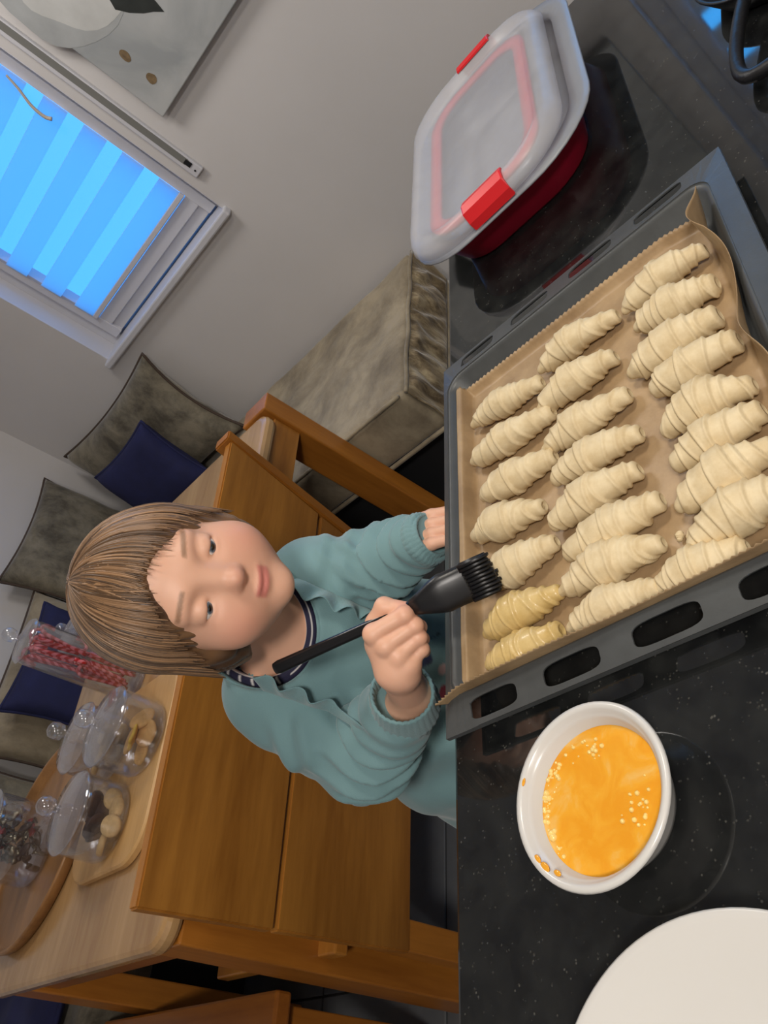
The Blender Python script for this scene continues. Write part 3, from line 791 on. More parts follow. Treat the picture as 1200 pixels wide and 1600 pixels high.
# ------------------------------------------------------------------ stool at the table end
st = empty('wooden_stool', (0.10, 1.82, 0)); tag(st, 'low wooden stool standing at the table end', 'stool')
local(box('seat', (-0.12, 1.43, 0.415), (0.262, 2.16, 0.45), M_oaky, None, 0.006), st)
for x in (-0.10, 0.20):
    for y in (1.46, 2.09): local(box('leg', (x, y, 0), (x + .045, y + .045, 0.415), M_oakz, None, 0.003), st)

# ------------------------------------------------------------------ upholstered corner bench
def soft_box(name, lo, hi, rad, mat, parent, amp=0.006, seed=1, h=0.012, f=16):
    lo = np.array(lo); hi = np.array(hi); c = (lo + hi) / 2; e = (hi - lo) / 2 - rad; W = Waves(seed, 10, f); W2 = Waves(seed + 7, 8, f * 2.6)
    def fun(P):
        q_ = np.abs(P - c) - e
        d = np.linalg.norm(np.maximum(q_, 0), axis=1) + np.minimum(q_.max(1), 0) - rad
        return d + amp * W(P) * 0.6 + amp * 0.35 * W2(P * np.array([1, 1, .45]))
    V, F = surface_nets(fun, lo - 3 * h, hi + 3 * h, h)
    return np_mesh(name, V, F, mat, parent)
cb = empty('corner_bench', (1.9, 2.0, 0)); tag(cb, 'upholstered taupe velvet corner bench along the window wall', 'bench')
local(soft_box('seat_cushion', (1.575, 1.085, 0.325), (2.235, 2.775, 0.500), 0.022, M_velvet, None, .007, 3), cb)
local(soft_box('seat_cushion', (-0.20, 2.20, 0.325), (1.565, 2.775, 0.490), 0.022, M_velvet2, None, .006, 5), cb)
local(tube('piping', [(1.572, y, .499) for y in np.linspace(1.10, 2.19, 20)], .006, M_velvet, None, 8), cb)
local(tube('piping', [(x, 1.080, .492 + .003 * math.sin(x * 30)) for x in np.linspace(1.58, 2.23, 24)], .006, M_velvet, None, 8), cb)
local(tube('piping', [(1.572, y, .330) for y in np.linspace(1.10, 2.19, 20)], .007, M_velvet, None, 8), cb)
local(tube('piping', [(x, 1.083, .330) for x in np.linspace(1.58, 2.23, 24)], .007, M_velvet, None, 8), cb)
def streaky():
    m, nt, b = newmat('creased_velvet'); setp(b, Roughness=0.65, Sheen_Weight=0.4, Sheen_Roughness=0.35)
    v = coords(nt, (1.0, 1.0, 0.30), (0, 0.35, 0)); n = noise_node(nt, 26, 6, 0.7, v); n.inputs['Distortion'].default_value = 0.5
    nt.links.new(ramp(nt, n.outputs['Fac'], [(0.36, srgb(86, 70, 48)), (0.50, srgb(140, 122, 92)), (0.66, srgb(196, 178, 142))]), b.inputs['Base Color'])
    bump(nt, b, n.outputs['Fac'], 0.5, 0.012); return m
rows = []; Wv = Waves(77, 10, 40)
for z in np.linspace(.338, .486, 26):
    row = []
    for x in np.linspace(1.582, 2.230, 110):
        g_ = math.sin(62 * (x + .30 * (z - .4)) + 1.8 * float(Wv(np.array([[x, 0, z]]))[0])); g2 = float(Wv(np.array([[x * 2, 1, z * .8]]))[0])
        e_ = min(1, (.486 - z) / .02, (z - .338) / .02)
        row.append((x, 1.078 - (.007 + .006 * g_ + .003 * g2) * e_, z))
    rows.append(row)
V, F = grid_mesh(rows); fp = local(pydata('end_panel', V, F, streaky(), None, True), cb)
sm = fp.modifiers.new('thick', 'SOLIDIFY'); sm.thickness = .004; sm.offset = -1
local(box('base', (1.64, 1.16, 0.0), (2.23, 2.77, 0.325), M_dark, None, 0.003), cb)
local(box('base', (-0.16, 2.28, 0.0), (1.64, 2.77, 0.325), M_dark, None, 0.003), cb)

def pillow(name, w, h, t, loc, xdir, zdir, mat, label, cat='cushion', group=None, piping=None, seed=0, pinch=0.10):
    """soft cushion: w along xdir, h along zdir, bulging along their normal; loc is its centre"""
    xd = Vector(xdir).normalized(); zd = Vector(zdir); zd = (zd - xd * zd.dot(xd)).normalized(); nd_ = xd.cross(zd)
    n = 36; W = Waves(seed, 9, 14); W2 = Waves(seed + 3, 9, 34)
    rows = {1: [], -1: []}
    for sgn in (1, -1):
        for i in range(n + 1):
            u = -1 + 2 * i / n; row = []
            for j in range(n + 1):
                v = -1 + 2 * j / n
                k = 1 - pinch * (1 - v * v) * abs(u) ** 2; k2 = 1 - pinch * (1 - u * u) * abs(v) ** 2
                bul = ((1 - u ** 4) * (1 - v ** 4)) ** 0.45 * (t / 2)
                x = u * w / 2 * k; z = v * h / 2 * k2
                nz = float(W(np.array([[x, z, sgn * .1]]))[0]) * .010 + float(W2(np.array([[x, z, sgn * .2]]))[0]) * .004
                dn = sgn * (bul + nz * min(1, bul / (t * .25)))
                row.append(xd * x + zd * z + nd_ * dn)
            rows[sgn].append(row)
    V, F = grid_mesh([[tuple(p) for p in r_] for r_ in rows[1]]); V2, F2 = grid_mesh([[tuple(p) for p in r_] for r_ in rows[-1]])
    k = len(V); V = V + V2; F = F + [tuple(reversed([i + k for i in f])) for f in F2]
    root = empty(name, loc); tag(root, label, cat, group)
    bm = bmesh.new(); vs = [bm.verts.new(v) for v in V]
    for f in F: bm.faces.new([vs[i] for i in f])
    bmesh.ops.remove_doubles(bm, verts=bm.verts, dist=1e-5)
    bm_obj('cover', bm, mat, root, True)
    ed = [rows[1][i][0] for i in range(n)] + [rows[1][n][j] for j in range(n)] + [rows[1][n - i][n] for i in range(n)] + [rows[1][0][n - j] for j in range(n + 1)]
    tube('piping', ed, 0.0055, piping or mat, root, 6)
    return root
pillow('cushion', 0.70, 0.44, 0.15, (2.155, 2.335, 0.715), (0.0, -1, 0.02), (0.15, 0, 1), M_velvet2, 'large mottled olive velvet cushion leaning on the window wall', group='velvet cushions', piping=M_piping, seed=3, pinch=0.13)
pillow('cushion', 0.50, 0.46, 0.14, (1.815, 2.690, 0.735), (1, 0.0, -0.02), (0, 0.14, 1), M_velvet2, 'mottled olive velvet cushion against the rear wall, in the corner', group='velvet cushions', piping=M_piping, seed=5, pinch=0.10)
pillow('cushion', 0.62, 0.36, 0.13, (1.285, 2.705, 0.660), (1, 0, 0.0), (0, 0.12, 1), M_velvet, 'long taupe cushion with brown piping behind the navy cushion', group='velvet cushions', piping=M_piping, seed=8, pinch=0.05)
pillow('cushion', 0.62, 0.36, 0.13, (0.640, 2.705, 0.650), (1, 0, 0.0), (0, 0.12, 1), M_velvet2, 'olive cushion behind the jar of wrapped sweets', group='velvet cushions', piping=M_piping, seed=9, pinch=0.05)
pillow('navy_cushion', 0.40, 0.34, 0.12, (1.265, 2.535, 0.668), (1, -0.05, -0.03), (0.0, 0.22, 1), M_navy, 'navy blue cushion behind the candy cane jar', group='navy cushions', seed=11)
pillow('navy_cushion', 0.36, 0.32, 0.12, (2.005, 2.330, 0.668), (0.1, -1, 0.0), (0.2, 0, 1), M_navy, 'navy blue cushion in front of the large olive cushion', group='navy cushions', seed=12)
pillow('seat_pad', 0.34, 0.50, 0.06, (0.20, 2.50, 0.528), (1, 0, 0.0), (0, 1, 0), M_navy, 'navy seat pad on the rear bench beyond the table end', cat='seat pad', seed=14, pinch=0.03)

# ------------------------------------------------------------------ board, round tray, jars
V, F = grid_mesh([ring_loop(.418 + a, 1.430 + a, .822 - a, 1.745 - a, .075 - a, z, 10) for a, z in ((.004, TZ + .0005), (0, TZ + .004), (0, TZ + .014), (.004, TZ + .018))], closed_v=True, cap0=True, cap1=True)
tag(pydata('serving_board', V, F, M_board), 'pale bamboo serving board with rounded corners under the cookie jars', 'board')
rt = lathe('round_tray', [(0, .0006), (.225, .0006), (.232, .003), (.238, .022), (.2375, .026), (.232, .0265), (.2275, .024), (.224, .008), (.218, .006), (0, .006)], wood('round_tray_wood', srgb(112, 76, 42), srgb(164, 118, 70), 'x', 9, 0.35), None, 80)
rt.location = (0.568, 1.998, TZ); tag(rt, 'round wooden tray with a raised rim at the table end', 'tray')

def thin_glass(name, tint=(0.95, 0.96, 0.97, 1), base=0.05, edge=0.55, haze=0.02):
    m = bpy.data.materials.new(name); m.use_nodes = True; nt = m.node_tree; nt.nodes.clear()
    t = nt.nodes.new('ShaderNodeBsdfTransparent'); t.inputs[0].default_value = tint
    g = nt.nodes.new('ShaderNodeBsdfGlossy'); g.inputs['Roughness'].default_value = 0.06; g.inputs[0].default_value = (0.95, 0.95, 0.97, 1)
    d = nt.nodes.new('ShaderNodeBsdfDiffuse'); d.inputs[0].default_value = srgb(205, 205, 212)
    lw = nt.nodes.new('ShaderNodeLayerWeight'); lw.inputs[0].default_value = 0.35
    mr = nt.nodes.new('ShaderNodeMapRange'); mr.inputs['To Min'].default_value = base; mr.inputs['To Max'].default_value = edge
    nt.links.new(lw.outputs['Facing'], mr.inputs['Value'])
    x = nt.nodes.new('ShaderNodeMixShader'); nt.links.new(mr.outputs[0], x.inputs[0]); nt.links.new(t.outputs[0], x.inputs[1]); nt.links.new(g.outputs[0], x.inputs[2])
    y = nt.nodes.new('ShaderNodeMixShader'); y.inputs[0].default_value = haze; nt.links.new(x.outputs[0], y.inputs[1]); nt.links.new(d.outputs[0], y.inputs[2])
    o = nt.nodes.new('ShaderNodeOutputMaterial'); nt.links.new(y.outputs[0], o.inputs[0]); return m
M_glass = thin_glass('jar_glass'); M_glass2 = thin_glass('lid_glass', base=0.08, edge=0.6, haze=0.05)
def jar(x, y, z, r, h, label, lidh=0.055, knob=0.019, cat='jar'):
    t = empty('glass_jar', (x, y, z)); tag(t, label, cat, 'glass jars on the table')
    lathe('jar_body', [(0, .001), (r * .86, .001), (r * .95, .004), (r, .014), (r, h - .012), (r * .97, h - .004), (r * .95, h), (r * .93, h - .001), (r * .965, h - .014), (r * .965, .016), (r * .9, .007), (0, .006)], M_glass, t, 56)
    l = lathe('lid', [(0, h + lidh * .42), (r * .22, h + lidh * .40), (r * .6, h + lidh * .26), (r * .95, h + .010), (r * 1.03, h + .004), (r * 1.055, h + .0015), (r * 1.03, h + .0005), (r * .92, h + .003), (r * .55, h + lidh * .2), (0, h + lidh * .34)], M_glass2, t, 56)
    lathe('knob', [(0, h + lidh * .40), (knob * .42, h + lidh * .42), (knob * .40, h + lidh * .55), (knob * .85, h + lidh * .62), (knob, h + lidh * .62 + knob * .75), (knob * .8, h + lidh * .62 + knob * 1.35), (knob * .35, h + lidh * .62 + knob * 1.62), (0, h + lidh * .62 + knob * 1.68)], M_glass2, l, 28)
    return t
BZ = TZ + .0182
jar(.662, 1.505, BZ, .078, .092, 'lidded glass jar of yellow cookies nearest the child, with a round knob')
jar(.512, 1.580, BZ, .076, .088, 'lidded glass jar of chocolate and pale cookies near the board corner')
jar(.690, 1.668, BZ, .074, .088, 'lidded glass jar of nutty cookies, behind the other two on the board')
jar(.872, 1.700, TZ + .0002, .050, .265, 'tall slim glass jar packed with red candy canes', .045, .016)
jar(.560, 2.010, TZ + .0065, .092, .135, 'wide glass jar of wrapped sweets on the round tray', .05, .02)
jar(1.055, 1.93, TZ + .0002, .060, .115, 'glass jar with a pale rim behind the candy cane jar', .03, .016)

def cookie(x, y, z, r, th, rx, ry, c, label, seed, star=False, name='cookie', cat='cookie', group=None):
    n = 30; W = Waves(seed, 8, 80); rows = []
    for rr, zz in ((0, 0), (.6, 0), (.92, .05), (1, .35), (.97, .75), (.85, .97), (.5, 1.05), (0, 1.08)):
        row = []
        for k in range(n):
            a = 2 * math.pi * k / n; s_ = (1 + .22 * math.cos(5 * a)) if star else 1
            px, py = rr * r * s_ * math.cos(a), rr * r * s_ * math.sin(a)
            row.append((px, py, zz * th + .0016 * float(W(np.array([[px, py, zz * th]]))[0])))
        rows.append(row)
    V, F = grid_mesh(rows, closed_v=True); o = pydata(name, V, F, c, None, True)
    o.location = (x, y, z); o.rotation_euler = (rx, ry, seed * 1.1); tag(o, label, cat, group); return o
M_ck1 = simple('golden_cookie', srgb(206, 158, 96), 0.8, 0.15, 70, 0.4, 160)
M_ck2 = simple('chocolate_cookie', srgb(62, 38, 28), 0.7, 0.2, 70, 0.4, 160)
M_ck3 = simple('oat_cookie', srgb(214, 178, 124), 0.85, 0.2, 60, 0.7, 90)
M_star = simple('yellow_iced_star', srgb(220, 178, 72), 0.6, 0.25, 90)
j0 = BZ + .008
for k, (dx, dy, dz, rx, ry) in enumerate([(-.028, -.008, 0, .05, .1), (.03, .012, 0, .1, -.06), (-.002, -.036, .012, .35, .1), (.0, .030, .014, -.2, .1), (.026, -.024, .022, .45, -.3)]):
    cookie(.662 + dx, 1.505 + dy, j0 + dz, .028, .008, rx, ry, M_ck1, 'round golden cookie inside the jar nearest the child', 20 + k, group='golden cookies')
cookie(.650, 1.480, j0 + .030, .024, .007, .55, .05, M_star, 'yellow iced star cookie inside the jar nearest the child', 31, True)
for k, (dx, dy, dz, rx, ry) in enumerate([(-.024, .018, .004, .2, .9), (.02, .022, .02, .1, -.9), (-.018, -.012, .028, .9, .3), (.030, .006, .030, .7, -.4)]):
    cookie(.512 + dx, 1.580 + dy, j0 + dz, .026, .010, rx, ry, M_ck2, 'dark chocolate cookie inside the jar near the board corner', 40 + k, group='chocolate cookies')
for k, (dx, dy, dz, rx, ry) in enumerate([(.02, -.034, 0, .1, .1), (-.016, -.040, .006, .6, 0), (.042, -.016, .006, .1, -.5), (-.044, -.008, .0, .1, .3)]):
    cookie(.512 + dx, 1.580 + dy, j0 + dz, .021, .012, rx, ry, M_ck3, 'lumpy pale oat cookie inside the jar near the board corner', 50 + k, group='oat cookies')
for k, (dx, dy, dz) in enumerate([(-.026, -.028, 0), (.022, -.034, 0), (-.002, .02, 0), (-.034, .014, .012), (.03, .01, .014), (-.004, -.03, .016)]):
    cookie(.690 + dx, 1.668 + dy, j0 + dz, .024, .012, .2 * (k % 3 - 1), .15 * (k % 2), M_ck3, 'nutty cookie inside the jar behind the other two', 60 + k, group='nutty cookies')
def cane_mat():
    m, nt, b = newmat('candy_cane_sugar'); setp(b, Roughness=0.2, Coat_Weight=0.4)
    w = nt.nodes.new('ShaderNodeTexWave'); w.inputs['Scale'].default_value = 32; w.inputs['Distortion'].default_value = 1.2; w.bands_direction = 'DIAGONAL'
    nt.links.new(coords(nt), w.inputs['Vector'])
    nt.links.new(ramp(nt, w.outputs['Fac'], [(0.30, srgb(176, 24, 34)), (0.72, srgb(222, 120, 132))]), b.inputs['Base Color']); return m
M_cane = cane_mat(); r = random.Random(8)
cane_me = None
for k in range(22):
    if cane_me is None:
        pts = [(0, 0, 0), (0, 0, .05), (0, 0, .10)] + [(.013 - .013 * math.cos(a), 0, .10 + .013 * math.sin(a)) for a in np.linspace(.4, 3.3, 8)] + [(.026, 0, .085)]
        o = tube('candy_cane', catmull(pts, 3), .0042, M_cane, None, 8); cane_me = o.data
    else: o = link('candy_cane', cane_me)
    a = r.random() * 6.28; lv = k % 2
    o.location = (.872 + .022 * math.cos(a), 1.70 + .022 * math.sin(a), TZ + .010 + lv * .118 + r.uniform(0, .02)); 
    o.rotation_euler = (r.uniform(-.13, .13) , r.uniform(-.13, .13), r.random() * 6.28)
    if k % 5 == 0: o.rotation_euler[0] += math.pi; o.location[2] += .115
    tag(o, 'red and pink candy cane inside the tall slim jar', 'candy cane', 'candy canes in the jar')
M_foil = simple('foil_wrapper', srgb(150, 140, 120), 0.25, 0.3, 60, 0.6, 90, Metallic=0.8)
M_wrap = simple('dark_sweet_wrapper', srgb(58, 44, 40), 0.3, 0.4, 40, 0.5, 90)
M_wrapr = simple('red_sweet_wrapper', srgb(140, 36, 40), 0.3, 0.3, 40, 0.5, 90)
def sweet_mesh():
    rows = []
    for x, rr in ((-.026, .010), (-.022, .006), (-.016, .0025), (-.013, .007), (-.006, .0098), (.006, .0098), (.013, .007), (.016, .0025), (.022, .006), (.026, .010)):
        rows.append([(x, rr * math.cos(t) * (1 + .15 * math.cos(4 * t)), rr * .8 * math.sin(t)) for t in np.linspace(0, 2 * math.pi, 16, endpoint=False)])
    return grid_mesh(rows, closed_v=True, cap0=True, cap1=True)
SV, SF = sweet_mesh()
sw_me = {}
for nm, mt in (('silver', M_foil), ('dark', M_wrap), ('red', M_wrapr)):
    me = bpy.data.meshes.new('wrapped_sweet'); me.from_pydata(SV, [], SF); me.materials.append(mt); sw_me[nm] = me
for k in range(26):
    nm = ('silver', 'dark', 'dark', 'silver', 'dark', 'red')[k % 6]; a = k * 2.4; d = .058 * math.sqrt(((k * 7) % 26 + .5) / 26)
    o = link('wrapped_sweet', sw_me[nm], None, None, True); o.location = (.560 + d * math.cos(a), 2.010 + d * math.sin(a), TZ + .024 + .0042 * k)
    o.rotation_euler = (r.uniform(-.5, .5), r.uniform(-.5, .5), r.random() * 6.28)
    tag(o, nm + ' wrapped sweet inside the wide jar on the round tray', 'sweet', nm + ' wrapped sweets')
# PART4
# ------------------------------------------------------------------ child
ch = empty('person', (0.47, 0.78, 0.0)); tag(ch, 'small child in a teal sweatshirt brushing pastry rolls at the worktop', 'person')
A3 = lambda *p: np.array(p, np.float32)
HC = A3(.4665, .678, 1.117)
h_up = A3(-.2646, .2005, .9424); h_f = A3(-.3505, -.9313, .1001); h_f = h_f - h_up * (h_f @ h_up); h_f /= np.linalg.norm(h_f)
h_s = np.cross(h_up, h_f); HB = np.stack([h_s, h_f, h_up], 1)         # head frame: child's left, face, up
def hw(x, y, z): return HC + HB @ A3(x, y, z)
MS = A3(.508, .743, .965); b_l = A3(.81, -.577, .09); b_l /= np.linalg.norm(b_l)
b_up = A3(.126, -.09, .99); b_up -= b_l * (b_up @ b_l); b_up /= np.linalg.norm(b_up); b_f = np.cross(b_l, b_up); 
if b_f[1] > 0: b_f = -b_f
BB = np.stack([b_l, b_f, b_up], 1)
def bwp(x, y, z): return MS + BB @ A3(x, y, z)

NECK = A3(.503, .733, .978)
def sd_head(P):
    L = (P - HC) @ HB
    d = sd_ell(L, (0, -.012, .025), (.073, .088, .080))
    d = smin(d, sd_ell(L, (0, .022, -.026), (.058, .057, .068)), .03)
    d = smin(d, sd_ell(L, (0, .030, -.060), (.042, .038, .032)), .025)
    X = L.copy(); X[:, 0] = np.abs(X[:, 0])
    d = smin(d, sd_ell(X, (.036, .048, -.036), (.027, .027, .027)), .025)
    d = smin(d, sd_ell(L, (0, .062, -.081), (.017, .014, .013)), .018)
    d = smin(d, sd_ell(X, (.022, .066, .022), (.022, .010, .008)), .016)       # brow
    d = smax(d, -sd_ell(X, (.030, .086, .003), (.017, .012, .012)), .012)       # socket
    d = smin(d, sd_cap(L, (0, .070, .012), (0, .0815, -.020), .0055, .0075), .012)
    d = smin(d, sd_ell(L, (0, .0845, -.0235), (.0100, .0095, .0085)), .007)
    d = smin(d, sd_ell(X, (.0085, .0775, -.0265), (.0060, .0065, .0055)), .005)
    lid = smax(sd_ell(X, (.030, .0640, .003), (.0150, .0145, .0140)), -(X[:, 2] - .0005 + .10 * (X[:, 0] - .03)), .002)
    d = smin(d, lid, .004)
    d = smin(d, smax(sd_ell(X, (.030, .0640, .003), (.0148, .0138, .0135)), X[:, 2] + .0075, .002), .004)
    Mz = L.copy(); Mz[:, 2] -= 9.0 * Mz[:, 0] ** 2
    d = smin(d, sd_ell(Mz, (0, .0755, -.0510), (.0165, .0058, .0036)), .005)
    d = smin(d, sd_ell(Mz, (0, .0735, -.0590), (.0135, .0060, .0042)), .005)
    d = smax(d, -sd_ell(Mz, (0, .0845, -.0550), (.0190, .0050, .0010)), .003)
    e = sd_ell(X, (.0745, -.008, -.012), (.0080, .0180, .0270)); e = smax(e, -sd_ell(X, (.0830, -.003, -.010), (.0050, .0100, .0170)), .004)
    d = smin(d, e, .006)
    return d
def sd_upper(P):
    d = sd_head(P)
    d = smin(d, sd_cap(P, hw(0, -.020, -.050), NECK, .040, .043), .022)
    d = smin(d, sd_cap(P, bwp(-.05, -.002, -.016), bwp(.05, -.002, -.016), .038), .03)
    d = smin(d, sd_cap(P, bwp(0, .004, -.02), bwp(0, .012, -.09), .055, .062), .03)
    return d
SV_, SF_ = surface_nets(sd_upper, (.36, .53, .865), (.64, .84, 1.25), .0022)

# right hand, curled round the brush handle
HO = np.array((0, 0, 1.395)) + np.array(CX) * .01524 + np.array(CY) * (-.11645) + np.array(CF) * .765
def hp(zx, zy, c): return (HO + np.array(CX) * ((zx - 300) * .0001321) + np.array(CY) * (-(zy - 420) * .0001321) - np.array(CF) * c).astype(np.float32)
WR = A3(.388, .572, .893)
FR = [[(105, 405, .009), (330, 268, .0125), (372, 250, .006), (352, 262, -.004)],
      [(195, 490, .0105), (402, 345, .0110), (442, 372, -.004), (360, 425, -.013)],
      [(285, 560, .0095), (430, 432, .0085), (462, 462, -.007), (380, 500, -.016)],
      [(365, 622, .0060), (452, 520, .0045), (474, 552, -.009), (410, 580, -.017)]]
RAD = [(.0088, .0080, .0070, .0062), (.0088, .0078, .0070, .0062), (.0084, .0076, .0068, .0060), (.0078, .0070, .0062, .0056)]
def sd_hand(P):
    d = None
    for f, rd in zip(FR, RAD):
        g = None
        for k in range(3):
            s_ = sd_cap(P, hp(*f[k]), hp(*f[k + 1]), rd[k], rd[k + 1]); g = s_ if g is None else smin(g, s_, .0025)
        g = smin(g, np.linalg.norm(P - hp(*f[1]), axis=1) - rd[1] * 1.06, .003)
        d = g if d is None else smin(d, g, .0016)
    pal = None
    for f, wpt in zip(FR, ((215, 690, -.004), (265, 700, -.003), (315, 705, -.003), (350, 700, -.005))):
        kx, ky, kc = f[0]
        s_ = sd_cap(P, hp(kx + 10, ky + 10, kc - .004), hp(*wpt), .0105, .0125); pal = s_ if pal is None else smin(pal, s_, .007)
    pal = smin(pal, sd_cap(P, hp(140, 500, -.008), hp(260, 640, -.006), .0130, .0140), .008)
    d = smin(d, pal, .0045)
    for f in FR: d = smin(d, np.linalg.norm(P - hp(f[0][0] + 4, f[0][1] + 6, f[0][2] + .0005), axis=1) - .0082, .005)
    th = [(175, 560, -.010), (125, 350, -.011), (185, 222, -.003), (338, 232, .005)]; tr_ = (.0120, .0098, .0088, .0070)
    g = None
    for k in range(3):
        s_ = sd_cap(P, hp(*th[k]), hp(*th[k + 1]), tr_[k], tr_[k + 1]); g = s_ if g is None else smin(g, s_, .004)
    d = smin(d, g, .003)
    w = sd_cap(P, hp(285, 700, -.005), WR, .0185, .0215)
    w = smin(w, sd_cap(P, WR, A3(.378, .635, .865), .0215, .026), .008)
    return smin(d, w, .012)
pts = np.array([hp(*p) for f in FR for p in f] + [WR, hp(60, 150, 0), A3(.378, .625, .865)])
HV_, HF_ = surface_nets(sd_hand, pts.min(0) - .032, pts.max(0) + .032, .0012)

# left hand resting on the worktop edge behind the tray
WL = A3(.560, .566, .910)
def sd_lhand(P):
    d = None
    for k in range(4):
        x = .541 + k * .0138; l_ = (0, .004, .002, -.004)[k]
        g = smin(sd_cap(P, (x + .002, .538, .921), (x, .517, .9165), .0075, .0070), sd_cap(P, (x, .517, .9165), (x, .4985 - l_ * .5, .9085), .0070, .0062), .003)
        d = g if d is None else smin(d, g, .0018)
    d = smin(d, sd_cap(P, (.545, .540, .917), (.580, .540, .917), .0095), .006)
    d = smin(d, sd_cap(P, (.562, .545, .906), (.560, .520, .9065), .0075, .0060), .005)
    d = smin(d, sd_cap(P, (.562, .542, .915), WL + A3(0, .02, 0), .0150, .019), .010)
    return d
LV_, LF_ = surface_nets(sd_lhand, (.50, .47, .875), (.62, .61, .955), .0014)
V = np.concatenate([SV_, HV_, LV_]); F = np.concatenate([SF_, HF_ + len(SV_), LF_ + len(SV_) + len(HV_)])
def skin_mat():
    m = tinted('child_skin', 0.48, 0.05, 500, Subsurface_Weight=0.12, Subsurface_Scale=0.01)
    m.node_tree.nodes['Principled BSDF'].inputs['Subsurface Radius'].default_value = (1.0, 0.35, 0.2); return m
body = local(np_mesh('body', V, F, skin_mat()), ch)
L = (V - HC) @ HB; base = np.array(srgb(222, 172, 144)[:3]); cols = np.tile(base, (len(V), 1)); ax_ = np.abs(L[:, 0])
def mix(c, w):
    global cols
    cols = cols * (1 - w[:, None]) + np.array(c[:3]) * w[:, None]
g = lambda x, y, z, s, sx=1.0, sz=1.0: np.exp(-(((ax_ - x) * sx) ** 2 + (L[:, 1] - y) ** 2 + ((L[:, 2] - z) * sz) ** 2) / (s * s))
mix(srgb(218, 140, 120), 0.55 * g(.040, .062, -.036, .024))
mz = L[:, 2] - 9 * L[:, 0] ** 2
mix(srgb(196, 112, 104), 0.85 * sstep((.0085 - np.abs(mz + .055)) / .004) * sstep((.018 - ax_) / .004) * (L[:, 1] > .066))
mix(srgb(206, 140, 118), 0.5 * g(.0, .09, -.026, .012))
brow = sstep((.0035 - np.abs(L[:, 2] - (.0235 + .004 - 5.0 * (ax_ - .030) ** 2))) / .0025) * sstep((.0165 - np.abs(ax_ - .031)) / .004) * (L[:, 1] > .05)
mix(srgb(120, 88, 60), 0.75 * brow)
for f in FR[:3]:
    pk = hp(*f[1]); mix(srgb(214, 140, 118), 0.5 * np.exp(-((V - pk) ** 2).sum(1) / .007 ** 2))
tipp = hp(338, 232, .005); mix(srgb(224, 132, 122), 0.55 * np.exp(-((V - tipp) ** 2).sum(1) / .008 ** 2))
vcol(body, cols)

# eyes
M_eye = tinted('eye', 0.12, Coat_Weight=0.5)
for sx in (-1, 1):
    bm = bmesh.new(); bmesh.ops.create_uvsphere(bm, u_segments=32, v_segments=24, radius=.0126)
    o = bm_obj('eye', bm, M_eye, None, True); cen = hw(sx * .030, .0645, .003)
    look = (h_f * .86 - h_up * .45 + h_s * .05); look /= np.linalg.norm(look)
    co = np.array([v.co[:] for v in o.data.vertices]); ca = (co @ look) / .0126
    cc = np.tile(np.array(srgb(236, 232, 228)[:3]), (len(co), 1)); cc[ca > .88] = srgb(86, 104, 120)[:3]; cc[ca > .965] = srgb(12, 12, 14)[:3]
    o.location = cen.tolist(); vcol(o, cc); local(o, ch)

# hair: cap plus strands
def sd_hair(P):
    L = (P - HC) @ HB; W = HAIRW
    d = sd_ell(L, (0, -.014, .027), (.0825, .094, .0835))
    d = smin(d, sd_ell(L, (0, -.035, -.030), (.074, .064, .066)), .02)
    X = L.copy(); X[:, 0] = np.abs(X[:, 0])
    d = smin(d, sd_ell(X, (.066, -.012, -.020), (.020, .036, .058)), .02)
    A = np.arctan2(L[:, 1] + .02, L[:, 0])
    d = d + .0016 * np.sin(46 * A + 5 * W(L * 1.0)) + .0012 * W2h(L)
    d = smax(d, -sd_ell(L, (0, .098, -.046), (.0655, .074, .112)), .008)
    d = smax(d, -(L[:, 2] + .086), .006)
    return d
HAIRW = Waves(3, 8, 60); W2h = Waves(4, 8, 150)
V, F = surface_nets(sd_hair, HC - .14, HC + .14, .0028)
M_hair = tinted('light_brown_hair', 0.42, Sheen_Weight=0.1)
hair = empty('hair'); hair.parent = ch; hair.matrix_parent_inverse = Matrix.Translation(-Vector(ch.location))
capo = np_mesh('hair_cap', V, F, M_hair, hair)
Wc = Waves(21, 8, 70)
t_ = sstep((Wc(V) + 1) / 2)[:, None]
vcol(capo, np.array(srgb(70, 48, 30)[:3]) * (1 - t_) + np.array(srgb(128, 94, 62)[:3]) * t_)
r = np.random.RandomState(5); allV = []; allF = []; allC = []; off_ = 0
crown = A3(.012, -.040, .0)
